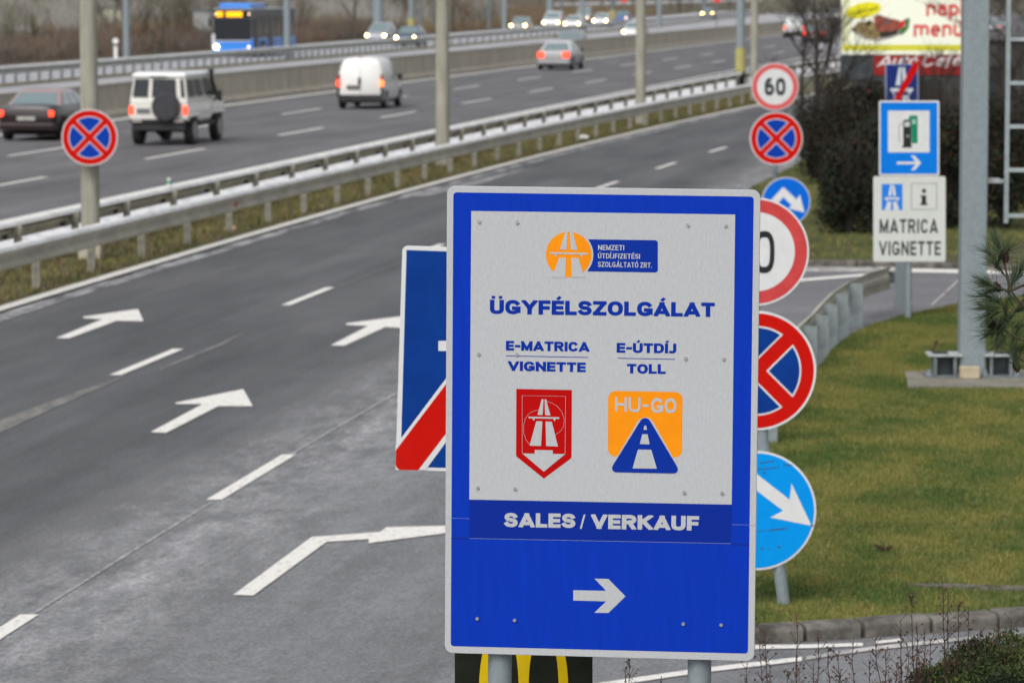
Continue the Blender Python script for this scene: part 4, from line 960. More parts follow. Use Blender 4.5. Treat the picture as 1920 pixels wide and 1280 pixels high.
def car(label, loc, rz, col, L=4.5, W=1.75, H=1.43, style='sedan', lit='tail', dim=False, group=None, details=True, name="passenger_car", cat="car", roofcol=None, lamp=None):
    t = thing(name, label, cat, loc, rz, group); w = W / 2; k = L / 4.5
    if style == 'sedan':
        st = [(0, .8, .42, .80), (.05, .92, .32, .93), (.22, .97, .24, .98), (.9, 1, .2, 1.0), (2.2, 1, .2, .98), (3.3, 1, .2, .94), (4.1, .97, .22, .82), (4.38, .9, .26, .72), (4.5, .78, .36, .6)]
        gb, gt, zb = (.62, 3.35), (1.25, 2.55), .93
    elif style == 'hatch':
        st = [(0, .86, .42, .82), (.05, .95, .30, .95), (.22, .99, .24, 1.0), (1.2, 1, .2, 1.0), (2.4, 1, .2, .99), (3.4, 1, .2, .95), (4.1, .97, .22, .84), (4.38, .9, .26, .74), (4.5, .78, .36, .62)]
        gb, gt, zb = (.12, 3.4), (.55, 2.5), .95
    else:
        st = [(0, .9, .45, 1.0), (.04, .97, .36, 1.04), (.2, 1, .28, 1.06), (1.2, 1, .24, 1.06), (2.4, 1, .24, 1.05), (3.4, 1, .24, 1.03), (4.15, .97, .26, .95), (4.4, .92, .3, .84), (4.5, .8, .4, .7)]
        gb, gt, zb = (.06, 3.35), (.28, 2.6), 1.0
    bd = MB().loft([body_ring(y * k, w * f, zb_, zt_) for y, f, zb_, zt_ in st]).build("body", col, t, smooth=50)
    gw, tw = w * .93, w * .70; y0, y1, u0, u1 = gb[0] * k, gb[1] * k, gt[0] * k, gt[1] * k; zr = H - .05
    B_ = [(-gw, y0, zb), (gw, y0, zb), (gw, y1, zb), (-gw, y1, zb)]; T_ = [(-tw, u0, zr), (tw, u0, zr), (tw, u1, zr), (-tw, u1, zr)]
    C_ = [(-tw * .82, u0 + .18, H), (tw * .82, u0 + .18, H), (tw * .82, u1 - .2, H), (-tw * .82, u1 - .2, H)]
    MB().loft([B_, T_, C_]).build("cabin", roofcol or col, t, bevel=.05, seg=3)
    rear, front = [B_[0], B_[1], T_[1], T_[0]], [B_[2], B_[3], T_[3], T_[2]]; right, left = [B_[1], B_[2], T_[2], T_[1]], [B_[3], B_[0], T_[0], T_[3]]
    gl = M_glass
    for nm, q, r_ in (("rear_window", rear, (.07, .93, .12, .9)), ("windscreen", front, (.05, .95, .06, .93))):
        MB().add(face_quad(q, *r_, .012), [(0, 1, 2, 3)]).build(nm, gl, t)
    for q in (right, left):
        sp = ((.10, .36), (.39, .63), (.66, .9)) if q is right else ((.10, .34), (.37, .61), (.64, .9))
        for a, c in sp: MB().add(face_quad(q, a, c, .1, .86, .012), [(0, 1, 2, 3)]).build("side_window", gl, t)
    r = .31 if style != 'suv' else .36
    for sx in (-1, 1):
        for yy in (.78 * k, (4.5 - .86) * k):
            pts = [(yy + (r + .06) * math.cos(math.radians(a)), r + (r + .06) * math.sin(math.radians(a))) for a in range(-10, 191, 12)]
            mb = MB(); x = sx * (w + .004); mb.add([(x, a, c) for a, c in pts], [tuple(range(len(pts)))]).build("wheel_arch", M_under, t)
            wheel(t, sx * (w - .085), yy, r)
    if details:
        yb = -.01
        tz = (.68, .84) if style == 'sedan' else (.72, 1.0); tw_ = .24 if style == 'sedan' else .18
        tw_ = lamp or tw_
        if lamp and lamp > .3: tz = (.62, .92)
        m1 = M_tail if lit == 'tail' else M_tailoff
        for sx in (-1, 1):
            MB().box((sx * (w * .95 - tw_ / 2 - .03), .035, sum(tz) / 2), (tw_, .10, tz[1] - tz[0])).build("tail_light", m1, t, bevel=.02)
            MB().box((sx * (w + .09), y1 - .35, zb + .07), (.17, .1, .13)).build("wing_mirror", M_blkp, t, bevel=.03)
            hm = (M_headdim if dim else M_head) if lit == 'head' else mat("headlamp_off", (.6, .6, .6), .1)
            hy = (4.44 if style == 'sedan' else 4.43) * k
            MB().tube((sx * (w * .74), hy - .1, .66), (sx * (w * .74), hy + .07, .66), .085, n=14).build("headlight", hm, t)
        MB().box((0, .0, .60 if style != 'sedan' else .62), (.52, .05, .11)).build("number_plate", M_plate, t)
        MB().box((0, .05, .40), (W * .93, .18, .20)).build("rear_bumper", col if style == 'sedan' else M_blkp, t, bevel=.05, seg=3)
        MB().box((0, L - .1, .42), (W * .86, .14, .18)).build("front_bumper", M_blkp, t, bevel=.04)
        MB().box((0, L / 2, .22), (W * .8, L * .86, .12)).build("underbody", M_under, t)
    return t
def at(px, Y): return (XP(px, Y), Y, .008)
def hd(c, y): return -tang(c, y)
# our carriageway (seen from behind): rear at local y=0
V1 = car("dark red saloon with its roof painted pale for sky reflection, leftmost car on the motorway", at(54, 104), hd(cB, 104) - .02, paint("dark_maroon", (.022, .010, .012)), 4.6, 1.72, 1.40, lamp=.13, roofcol=paint("maroon_roof_sky_sheen", (.36, .25, .26)))  # roof colour made paler to imitate the sky mirrored in it
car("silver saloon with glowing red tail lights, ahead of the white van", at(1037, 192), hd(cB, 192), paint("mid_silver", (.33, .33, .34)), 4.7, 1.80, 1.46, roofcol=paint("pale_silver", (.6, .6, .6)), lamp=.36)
car("white estate car with red tail lights, far along the motorway near the bare tree", at(1485, 311), hd(cWL, 300), paint("far_white", (.62, .62, .62)), 4.4, 1.9, 1.72, 'suv')
car("dark red car behind bare branches, right of the far white car", at(1521, 276), hd(cB, 276), paint("red", (.09, .012, .012)), 4.3, 1.75, 1.45, 'hatch')
# ---- white off-road car
def jeep():
    col = paint("chalk_white", (.78, .77, .72), (.70, .69, .64)); w = .80
    t = thing("offroad_car", "tall white off-road car with a black spare wheel on its back door", "car", at(301, 101), hd(cA, 101) + .012)
    MB().box((0, 1.45, .95), (1.6, 2.9, .62)).build("rear_body", col, t, bevel=.06, seg=3)
    MB().box((0, 3.75, .98), (1.56, 1.5, .52)).build("bonnet", col, t, bevel=.09, seg=3)
    MB().loft([[(-.79, .03, 1.24), (.79, .03, 1.24), (.79, 3.35, 1.24), (-.79, 3.35, 1.24)], [(-.71, .12, 1.86), (.71, .12, 1.86), (.71, 2.75, 1.86), (-.71, 2.75, 1.86)]]).build("cabin", col, t, bevel=.03)
    MB().loft([[(-.75, .06, 1.85), (.75, .06, 1.85), (.75, 2.85, 1.85), (-.75, 2.85, 1.85)], [(-.73, .08, 1.93), (.73, .08, 1.93), (.73, 2.8, 1.93), (-.73, 2.8, 1.93)], [(-.6, .25, 1.98), (.6, .25, 1.98), (.6, 2.6, 1.98), (-.6, 2.6, 1.98)]]).build("roof", paint("roof_white", (.82, .83, .82)), t, bevel=.03, seg=3)
    MB().box((-.02, .1, 1.86), (.46, .1, .03)).build("roof_slot", M_blkp, t)
    R_ = [(-.79, .03, 1.24), (.79, .03, 1.24), (.71, .12, 1.86), (-.71, .12, 1.86)]
    for a, c in ((.04, .31), (.38, .82), (.90, .965)): MB().add(face_quad(R_, a, c, .10, .88, .035), [(0, 1, 2, 3)]).build("rear_window", M_glassd, t)
    for sg, q in ((1, [(.79, .03, 1.24), (.79, 3.35, 1.24), (.71, 2.75, 1.86), (.71, .12, 1.86)]), (-1, [(-.79, 3.35, 1.24), (-.79, .03, 1.24), (-.71, .12, 1.86), (-.71, 2.75, 1.86)])):
        for a, c in ((.05, .27), (.35, .57), (.67, .90)): MB().add(face_quad(q, a, c, .1, .86, .034), [(0, 1, 2, 3)]).build("side_window", M_glassd, t)
    MB().add(face_quad([(.79, 3.35, 1.24), (-.79, 3.35, 1.24), (-.71, 2.75, 1.86), (.71, 2.75, 1.86)], .05, .95, .1, .9, .034), [(0, 1, 2, 3)]).build("windscreen", M_glassd, t)
    sp = MB().tube((.24, -.03, 1.05), (.24, -.23, 1.05), .385, n=36).build("spare_wheel", mat("spare_cover", (.05, .052, .055), .6, (.035, .036, .04), 5), t, smooth=40, bevel=.03)
    MB().tube((.24, -.23, 1.05), (.24, -.242, 1.05), .30, n=30).build("cover_disc", mat("spare_cover", (.05, .052, .055)), sp, smooth=40)
    MB().box((-.42, -.012, .93), (.36, .03, .13)).build("number_plate", mat("plate_dark", (.16, .16, .17), .5), t)
    MB().box((0, -.03, .66), (1.58, .12, .10)).build("bumper", M_blkp, t, bevel=.02)
    for sx in (-1, 1): MB().box((sx * .58, -.092, .66), (.26, .02, .06)).build("bumper_lamp", mat('bumper_lamp', (.42, .36, .35), .4), t)
    MB().box((0, .15, .52), (1.45, .35, .24)).build("tow_frame", M_blkp, t, bevel=.02)
    for sx in (-1, 1):
        MB().box((sx * .745, -.005, .95), (.13, .05, .23)).build("tail_light", M_tail, t, bevel=.02)
        MB().box((sx * .80, .72, .80), (.16, 1.1, .08)).build("wheel_flare", col, t, bevel=.03); MB().box((sx * .80, 3.72, .82), (.16, 1.05, .08)).build("wheel_flare", col, t, bevel=.03)
        MB().box((sx * .803, .72, .62), (.01, .9, .26)).build("wheel_arch", M_under, t); MB().box((sx * .785, 3.72, .64), (.02, .9, .26)).build("wheel_arch", M_under, t)
        wheel(t, sx * .72, .72, .39, .24); wheel(t, sx * .72, 3.70, .39, .24)
        MB().box((sx * .80, 2.2, .56), (.06, 1.8, .12)).build("side_step", M_blkp, t)
        MB().box((sx * .95, 3.05, 1.3), (.2, .1, .24)).build("wing_mirror", M_blkp, t, bevel=.03)
        MB().box((sx * .45, 1.2, .45), (.08, 2.2, .1)).build("chassis_rail", M_under, t)
    MB().tube((-.6, .72, .39), (.6, .72, .39), .06, n=10).build("axle", M_under, t)
    import bmesh as bmm
    bm = bmm.new(); bmm.ops.create_uvsphere(bm, u_segments=14, v_segments=8, radius=.17); mb = MB(); mb.v = [(v.co.x - .1, v.co.y + .72, v.co.z + .39) for v in bm.verts]; mb.f = [tuple(v.index for v in f.verts) for f in bm.faces]; bm.free()
    mb.build("axle_housing", M_under, t)
    MB().chain([(.86, 3.7, 1.15), (.84, 3.25, 1.3), (.80, 2.9, 1.7), (.80, 2.85, 1.98)], [.07, .06, .06, .055], 10).tube((.80, 2.85, 1.90), (.80, 2.85, 2.0), .075, n=12).build("snorkel", M_blkp, t)
    return t
jeep()
# ---- white panel van
def van():
    col = paint("van_white", (.80, .80, .77)); t = thing("panel_van", "small white panel van with solid rear doors and tall side tail lights", "van", at(677, 131), hd(cA, 131) + .02); t.scale = (.95, 1, 1)
    def ring(y, w, zb, zt, sl=.0):
        h = zt - zb; r = [(w - .1, zb), (w, zb + .1), (w + .01, zb + h * .35), (w - .03, zb + h * .6), (w - .12, zb + h * .87), (w - .22, zt - .04), (w - .42, zt), (.2, zt + .02)]
        return [(x, y + sl * max(0, (z - 1.0)), z) for x, z in r] + [(-x, y + sl * max(0, (z - 1.0)), z) for x, z in r[::-1]]
    MB().loft([ring(0, .80, .36, 1.66, .16), ring(.05, .85, .30, 1.74, .16), ring(.3, .86, .26, 1.78), (ring(1.6, .86, .26, 1.80)), ring(2.3, .86, .26, 1.77), ring(3.05, .86, .26, 1.12), ring(3.7, .84, .28, 1.02), ring(4.05, .76, .3, .85), ring(4.14, .66, .36, .7)]).build("body", col, t, smooth=50)
    MB().box((-.0, -.012, 1.05), (.012, .01, 1.1)).build("door_gap", mat("gap_grey", (.3, .3, .28), .6), t)
    MB().box((-.03, -.02, .98), (.09, .05, .24)).build("door_handle", M_blkp, t, bevel=.01)
    MB().box((-.25, -.015, .76), (.50, .03, .14)).build("number_plate", mat("plate_shade", (.12, .12, .11), .6), t)
    MB().box((0, 0, .40), (1.66, .16, .20)).build("rear_bumper", M_blkp, t, bevel=.04)
    for sx in (-1, 1):
        MB().box((sx * .81, .02, 1.12), (.10, .12, .20)).build("lamp_housing", mat("lamp_dark_red", (.30, .05, .04), .4), t, bevel=.015)
        MB().box((sx * .815, .012, .90), (.13, .12, .22)).build("tail_light", M_tail if sx < 0 else mat("lamp_orange_lit", (.9, .2, .03), .4, emit=(1, .2, .03), estr=2.2), t, bevel=.02)
        MB().box((sx * .82, .03, .60), (.09, .16, .36)).build("corner_guard", M_blkp, t, bevel=.02)
        for yy in (.62, 3.33):
            pts = [(yy + .36 * math.cos(math.radians(a)), .31 + .36 * math.sin(math.radians(a))) for a in range(-8, 189, 12)]
            MB().add([(sx * .874, a, c) for a, c in pts], [tuple(range(len(pts)))]).build("wheel_arch", M_under, t); wheel(t, sx * .78, yy, .31)
        MB().box((sx * .97, 2.75, 1.08), (.2, .12, .2)).build("wing_mirror", M_blkp, t, bevel=.03)
        MB().add([(sx * .84, 1.75, 1.12), (sx * .84, 2.75, 1.12), (sx * .70, 2.35, 1.6), (sx * .72, 1.75, 1.6)], [(0, 1, 2, 3)]).build("side_window", M_glassd, t)
    MB().add([(-.72, 3.0, 1.16), (.72, 3.0, 1.16), (.6, 2.42, 1.66), (-.6, 2.42, 1.66)], [(0, 1, 2, 3)]).build("windscreen", M_glassd, t)
    MB().box((0, 2, .26), (1.4, 3.4, .12)).build("underbody", M_under, t)
    MB().box((-.02, .2, 1.80), (.12, .06, .03)).build("brake_light", mat("lamp_dark_red", (.3, .05, .04)), t)
van()
# ---- oncoming cars: front (local +y) faces the camera
def oncoming(label, px, Y, col, style, dim=False, H=1.45, W=1.75, L=4.4, lift=0):
    rz = math.pi + hd(cFG, Y) + 0.0; X = XP(px, Y); a = rz
    return car(label, (X + math.sin(a) * 0 + math.sin(rz) * L, Y - math.cos(rz) * L, .008), rz, col, L, W, H, style, 'head', dim, group=None)
oncoming("silver car with two bright headlights left of the second lamp pole", 706, 276, paint("dull_silver", (.33, .34, .38)), 'hatch', H=1.6)
oncoming("dark blue car with one bright headlight, right of the silver one", 761, 265, paint("dark_blue", (.05, .08, .13)), 'sedan')
oncoming("low grey car with two round headlights, left of the white cars", 971, 345, paint("grey_green", (.25, .26, .26)), 'sedan')
oncoming("boxy white car with glaring headlights, left one of a close pair", 1032, 373, paint("bright_white", (.7, .7, .7)), 'suv', W=1.9, H=1.75)
oncoming("white hatchback with glaring headlights, right one of a close pair", 1071, 362, paint("bright_white", (.7, .7, .7)), 'hatch')
oncoming("white saloon with glaring headlights near the pale mast", 1123, 393, paint("bright_white", (.7, .7, .7)), 'hatch')
oncoming("white car with one visible headlight, cut by the third lamp pole", 1183, 298, paint("bright_white", (.7, .7, .7)), 'hatch')
oncoming("distant dark car with two headlights near the top edge", 1323, 496, paint("far_dark", (.1, .1, .1)), 'sedan')
oncoming("grey car roof showing just above the silver saloon, beyond the wall", 1062, 240, paint("blue_grey", (.28, .30, .32)), 'sedan', dim=True)
oncoming("grey van shape behind the pair of white cars", 1090, 430, paint("van_grey", (.3, .32, .32)), 'suv', dim=True, H=1.9)
oncoming("small blue car between the white saloon and the lamp pole", 1162, 425, paint("blue", (.03, .10, .30)), 'sedan', dim=True, W=1.7)
oncoming("pale distant car right of the bare tree, left of the billboard", 1556, 470, paint("pale_blue_grey", (.5, .55, .58)), 'hatch', dim=True)
car("white parked car at the right edge behind the frame sign", (XP(1912, 150), 150, 0), 1.2, paint("parked_white", (.7, .7, .72)), 4.4, 1.8, 1.45, 'sedan', 'none')
car("small silver parked car just right of the thick column's top", (XP(1853, 330), 330, 0), 0, paint("silver", (.45, .45, .46)), 4.3, 1.75, 1.5, 'hatch')
# ---- bus
def bus():
    Y = 226; X = XP(440, Y); rz = math.pi + hd(cFG, 230); L = 12; bl = paint("bus_blue", (.04, .24, .78)); s_ = Y / 7000
    t = thing("city_bus", "blue city bus with amber display coming along the far road", "bus", (X + math.sin(rz) * L, Y - math.cos(rz) * L, .008), rz)
    MB().box((0, L / 2, .72), (2.5, L, .90)).build("lower_body", bl, t, bevel=.08, seg=3)
    MB().box((0, L / 2, 1.95), (2.48, L - .04, 1.95)).build("upper_body", mat("bus_grey", (.10, .105, .11), .4), t, bevel=.1, seg=3)
    MB().box((0, L / 2, 2.90), (2.4, L - .2, .1)).build("roof", mat("bus_roof", (.42, .44, .46), .5), t, bevel=.03)
    MB().box((0, L - 2.6, 3.08), (2.0, 3.8, .34)).build("roof_pod", bl, t, bevel=.1, seg=3)
    MB().add([(1.13, L + .012, 1.02), (-1.13, L + .012, 1.02), (-1.13, L + .012, 2.32), (1.13, L + .012, 2.32)], [(0, 1, 2, 3)]).build("windscreen", M_glassd, t)
    MB().add([(1.1, L + .014, 2.38), (-1.1, L + .014, 2.38), (-1.1, L + .014, 2.78), (1.1, L + .014, 2.78)], [(0, 1, 2, 3)]).build("display_panel", M_under, t)
    amb = mat("amber_display", (1, .5, 0), .5, emit=(1, .42, .0), estr=2.6)
    for a, c in ((.98, .50), (.38, -.62)):
        d_ = MB()
        for i in range(int((a - c) / .1)):
            for j in range(3): d_.box((a - .05 - i * .1, L + .02, 2.48 + j * .1), (.075, .01, .08))
        d_.build("display_text", amb, t)
    MB().box((.0, L + .01, .98), (2.2, .05, .06)).build("front_trim", mat("trim_white", (.6, .6, .65), .4), t)
    # side seen from the camera = local -x
    for i in range(6):
        MB().box((-1.245, L - 1.9 - i * 1.75, 1.85), (.03, 1.5, 1.15)).build("side_window", M_glassd, t); MB().box((1.245, L - 1.9 - i * 1.75, 1.85), (.03, 1.5, 1.15)).build("side_window", M_glassd, t)
    for i in range(3): MB().box((-1.25, L - .9 - i * 3.9, 1.35), (.04, 1.0, 2.0)).build("door", mat("door_dark", (.03, .035, .04), .3), t)
    MB().box((1.18, L - .05, .95), (.22, .16, .9)).build("corner_panel", mat("trim_white", (.6, .6, .65)), t, bevel=.04)
    for sx, m in ((1, M_head), (-1, M_headdim)):
        MB().tube((sx * 1.0, L - .05, .62), (sx * 1.0, L + .05, .62), .13 if sx > 0 else .05, n=14).build("headlight", m, t)
        MB().box((sx * 1.38, L + .1, 2.1), (.16, .16, .5)).build("wing_mirror", M_blkp, t, bevel=.03)
        for yy in (2.6, L - 2.7):
            wheel(t, sx * 1.12, yy, .5, .3); MB().box((sx * 1.256, yy, .55), (.006, 1.25, .75)).build("wheel_arch", M_under, t)
        MB().tube((sx * 1.02, L - .0, 2.6), (sx * 1.02, L + .03, 2.6), .04, n=10).build("marker_lamp", M_headdim, t)
bus()
# ------------------------------------------------------------------ plants
def tri_mesh(name, v, mats_, mi=None, parent=None):
    n = len(v); me = bpy.data.meshes.new(name); me.vertices.add(n * 3); me.vertices.foreach_set('co', np.asarray(v, float).ravel()); me.loops.add(n * 3)
    me.loops.foreach_set('vertex_index', np.arange(n * 3)); me.polygons.add(n); me.polygons.foreach_set('loop_start', np.arange(n) * 3)
    if mi is not None: me.polygons.foreach_set('material_index', mi)
    me.update()
    for m in mats_: me.materials.append(m)
    o = bpy.data.objects.new(name, me); scene.collection.objects.link(o)
    if parent: o.parent = parent
    return o
def leaf_tris(rs, c, size, aspect=2.2, up=0.0):
    n = len(c); d = rs.randn(n, 3); d[:, 2] += up; d /= np.linalg.norm(d, axis=1)[:, None]; e = np.cross(d, rs.randn(n, 3)); e /= np.linalg.norm(e, axis=1)[:, None]
    s_ = size * (.6 + .8 * rs.rand(n))[:, None]; v = np.zeros((n, 3, 3)); v[:, 0] = c - e * s_ / aspect; v[:, 1] = c + e * s_ / aspect; v[:, 2] = c + d * s_; return v
M_bark = mat("bark_dark", (.045, .038, .032), .9, (.025, .02, .017), 5, (1, 1, .3)); M_barkg = mat("bark_grey", (.12, .105, .09), .9, (.07, .06, .05), 5, (1, 1, .3))
M_twig = mat("twig_brown", (.085, .06, .042), .9); M_twigd = mat("twig_dark", (.035, .027, .022), .9); M_twigo = mat("twig_rust", (.20, .10, .045), .9); M_twigv = mat("twig_olive", (.11, .105, .055), .9)
def bare_tree(rnd, h, r, label, cat="tree", name="bare_tree", m1=None, m2=None, dense=1.0, spread=.5, group=None, trunk=.22):
    t = thing(name, label, cat, (0, 0, 0), 0, group); tr, cr = MB(), MB()
    def grow(p, d, L, rad, lv):
        n = 3; pts = [p]; rs_ = [rad]; q = Vector(p); dd = Vector(d)
        for i in range(n):
            dd = (dd + Vector((rnd.uniform(-1, 1), rnd.uniform(-1, 1), rnd.uniform(-.25, .6))) * .17).normalized(); q = q + dd * (L / n); pts.append(tuple(q)); rs_.append(rad * (1 - .62 * (i + 1) / n))
        (tr if lv < 2 else cr).chain(pts, rs_, 7 if lv < 1 else (5 if lv < 2 else 3))
        if lv >= 4 or L < .12: return
        k = int((5 if lv == 0 else (5 if lv == 1 else 4)) * dense) + (1 if rnd.random() < .5 else 0)
        for i in range(k):
            f = (trunk + (1 - trunk) * (i + rnd.random()) / k) if lv == 0 else rnd.uniform(.25, 1); j = min(n - 1, int(f * n)); g = f * n - j
            bp = Vector(pts[j]).lerp(Vector(pts[j + 1]), g); a = rnd.uniform(0, 6.28); ax = Vector((math.cos(a), math.sin(a), 0))
            nd = (dd * (1 - spread) + ax * spread * 1.25 + Vector((0, 0, .25))).normalized()
            grow(tuple(bp), nd, L * rnd.uniform(.42, .68) * (1.05 if lv else .85), max(.004, rad * .5 * (1 - .5 * f)), lv + 1)
    grow((0, 0, 0), (0, 0, 1), h * .62, r, 0)
    tr.build("trunk", m1 or M_bark, t, smooth=60); cr.build("crown", m2 or M_twig, t); return t
rnd = random.Random(11)
protos = [bare_tree(rnd, 6.5, .13, "", m1=M_barkg, m2=M_twig), bare_tree(rnd, 5.0, .10, "", m1=M_bark, m2=M_twigv, dense=1.15), bare_tree(rnd, 3.4, .07, "", m1=M_barkg, m2=M_twigo, trunk=.05, spread=.6, dense=1.2)]
GR_ = "bare winter trees beyond the far road"
LB = ["grey-brown leafless tree in the belt beyond the far road", "olive-twigged leafless tree in the belt beyond the far road", "rusty low leafless tree in the belt beyond the far road"]
used = [False] * 3; r2 = random.Random(5)
spots = []
for i in range(34): spots.append((r2.uniform(-60, 370), r2.uniform(238, 300), r2.choice((0, 1, 1, 2))))
for i in range(14): spots.append((r2.uniform(340, 700), r2.uniform(262, 320), r2.choice((0, 0, 2))))
for i in range(12): spots.append((r2.uniform(700, 880), r2.uniform(330, 420), r2.choice((2, 2, 0, 1))))
for i in range(24): spots.append((r2.uniform(860, 1560), r2.uniform(560, 700), r2.choice((0, 1))))
for i in range(14): spots.append((r2.uniform(0, 900), r2.uniform(380, 520), r2.choice((0, 1))))
for px, Y, k in spots:
    X = XP(px, Y)
    if cFG(Y) - 13 < X and Y < 520: X = cFG(Y) - 14 - r2.random() * 5
    o = protos[k] if not used[k] else copy_tree(protos[k]); used[k] = True
    o.location = (X, Y, -.02); o.rotation_euler = (0, 0, r2.uniform(0, 6)); s_ = r2.uniform(.8, 1.25) * (.62 if Y < 330 else 1.0); o.scale = (s_, s_, s_)
    o['label'] = LB[k].replace(' beyond the far road', '') + (' left of the nearest lamp pole' if px < 150 else ' between the nearest lamp pole and the bus' if px < 560 else ' behind the silver car with headlights' if px < 850 else ' far above the white oncoming cars' if px < 1300 else ' far off beside the billboard'); o['group'] = GR_
# brush belt (nobody could count its stems)
rs = np.random.RandomState(8)
def scrub(name, n, ymin, ymax, depth, hmin, hmax, mats_, w, label, f0=13.0, seed=1, pxr=None, probs=None):
    rs = np.random.RandomState(seed); y = ymin + (ymax - ymin) * rs.rand(n); off = f0 + depth * rs.rand(n); x = (-.00006 * y * y + .19 * y - 51.5) - off
    cl = np.sin(x * .9 + y * .21) * np.sin(y * .13 + 1.3 * np.sin(x * .4)); h = (hmin + (hmax - hmin) * rs.rand(n)) * (.72 + .28 * cl)
    v = np.zeros((n, 3, 3)); b0 = np.stack([x, y, np.zeros(n) - .03 + h * rs.rand(n) * .55], 1); a = rs.rand(n) * 6.28; e = np.stack([np.cos(a), np.sin(a) * .3, a * 0], 1) * w
    v[:, 0] = b0 - e; v[:, 1] = b0 + e; v[:, 2] = b0 + np.stack([(rs.rand(n) - .5) * h * .5, (rs.rand(n) - .5) * .4, h * .5], 1)
    pat = ((np.sin(x * .33 + 2.1 * np.sin(y * .045)) + rs.randn(n) * .5) > .25).astype(int); mi = np.where(rs.rand(n) < .6, pat, rs.randint(0, len(mats_), n)) % len(mats_)
    o = tri_mesh(name, v, mats_, mi); kind(o, 'stuff', label); return o
scrub("scrub", 70000, 175, 330, 13, .9, 2.2, [mat("scrub_brown", (.105, .086, .072), .95), mat("scrub_rust", (.165, .115, .082), .95), mat("scrub_grey", (.17, .155, .135), .95), mat("scrub_dark", (.055, .045, .042), .95)], .035, "brown leafless scrub beyond the far road")
scrub("scrub", 50000, 320, 560, 26, .8, 2.4, [mat("scrub_straw", (.20, .15, .09), .95), mat("scrub_rust", (.15, .085, .05)), mat("scrub_olive", (.12, .115, .07), .95)], .06, "straw and rust coloured scrub farther along the far road", 14, 2)
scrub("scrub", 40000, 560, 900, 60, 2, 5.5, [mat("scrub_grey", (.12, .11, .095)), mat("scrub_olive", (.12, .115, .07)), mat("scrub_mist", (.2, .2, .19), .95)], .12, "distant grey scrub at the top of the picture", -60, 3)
rs = np.random.RandomState(21); n = 90000; y = 345 + 190 * rs.rand(n); x = XP(1, 1) * y + 0 * y; x = ((rs.rand(n) * 1000 - 60) - 960) / 7000 * y
ok = x < (-.00006 * y * y + .19 * y - 51.5) - 15; x, y = x[ok], y[ok]; n = len(x); h = (1.6 + 2.6 * rs.rand(n)) * (.7 + .3 * np.sin(x * .5 + 3 * np.sin(y * .06)))
v = np.zeros((n, 3, 3)); b0 = np.stack([x, y, h * rs.rand(n) * .6], 1); a = rs.rand(n) * 6.28; e = np.stack([np.cos(a), a * 0, a * 0], 1) * .05
v[:, 0] = b0 - e; v[:, 1] = b0 + e; v[:, 2] = b0 + np.stack([(rs.rand(n) - .5) * h * .6, a * 0, h * .5], 1)
mi = np.where(np.sin(x * .21 + y * .03) + rs.randn(n) * .6 > .5, 0, rs.randint(0, 4, n))
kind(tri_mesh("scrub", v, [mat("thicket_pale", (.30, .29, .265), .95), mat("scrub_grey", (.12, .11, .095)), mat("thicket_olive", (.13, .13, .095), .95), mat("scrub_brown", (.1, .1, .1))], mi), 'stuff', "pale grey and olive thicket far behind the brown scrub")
# slip road with its own rail in the distance
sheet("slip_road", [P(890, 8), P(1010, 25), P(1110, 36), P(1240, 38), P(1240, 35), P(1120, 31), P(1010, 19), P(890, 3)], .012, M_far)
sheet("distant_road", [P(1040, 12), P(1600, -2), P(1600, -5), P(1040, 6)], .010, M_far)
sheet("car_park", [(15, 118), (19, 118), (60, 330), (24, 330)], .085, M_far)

# dark shrubs and bare tree on the island
M_e = [mat("evergreen_dark", (.012, .018, .010), .8), mat("evergreen_mid", (.026, .036, .018), .8), mat("evergreen_brown", (.032, .022, .014), .9), mat("berry_red", (.075, .018, .012), .8)]
def shrub(label, px, py, wpx, hpx, seed, mix=(.5, .32, .16, .02), n=9000, size=.05, name="dark_shrub"):
    b = P(px, py, .08); s_ = 7000 / b[1]; t = thing(name, label, "shrub", b); rs = np.random.RandomState(seed); W, Hh = wpx / s_ / 2, hpx / s_
    nc = 26; cc = rs.randn(nc, 3); cc /= np.linalg.norm(cc, axis=1)[:, None]; cc *= (.35 + .5 * rs.rand(nc))[:, None]; cc *= [W, W * .8, Hh * .5]; cc[:, 2] += Hh * .5
    k = rs.randint(0, nc, n); r = rs.randn(n, 3); r /= np.linalg.norm(r, axis=1)[:, None]; r *= (.25 + .75 * rs.rand(n) ** .5)[:, None]
    p = cc[k] + r * np.array([W * .42, W * .4, Hh * .24]); p = p[p[:, 2] > 0]
    tri_mesh("foliage", leaf_tris(rs, p, size, 2.0, .3), M_e, rs.choice(4, len(p), p=mix), t)
    mb = MB(); rr = random.Random(seed)
    for i in range(46):
        a = rr.uniform(0, 6.28); q = (math.cos(a) * W * rr.uniform(.3, 1.15), math.sin(a) * W * .6, Hh * rr.uniform(.7, 1.3)); m_ = (q[0] * .6, q[1] * .6, q[2] * .55); mb.chain([(0, 0, 0), m_, q], [.022, .011, .004], 4)
        for _ in range(3):
            f = rr.uniform(.3, .9); p = tuple(m_[k] + (q[k] - m_[k]) * f for k in range(3)); mb.tube(p, (p[0] + rr.uniform(-.25, .25), p[1] + rr.uniform(-.2, .2), p[2] + rr.uniform(.1, .35)), .006, .002, 3, False)
    mb.build("stems", M_bark, t); return t
shrub("dark evergreen shrub at the kerb right of the bent arrow roundel", 1592, 438, 125, 165, 1, n=12000)
shrub("dark shrub with dull red leaves behind the no stopping roundel", 1545, 345, 130, 165, 2, (.38, .26, .32, .04))
shrub("broad dark shrub behind the fuel sign", 1672, 425, 190, 215, 3, n=18000, size=.06)
shrub("dark shrub between the fuel sign and the thick column", 1775, 428, 150, 235, 4, (.42, .26, .30, .02), n=16000, size=.06)
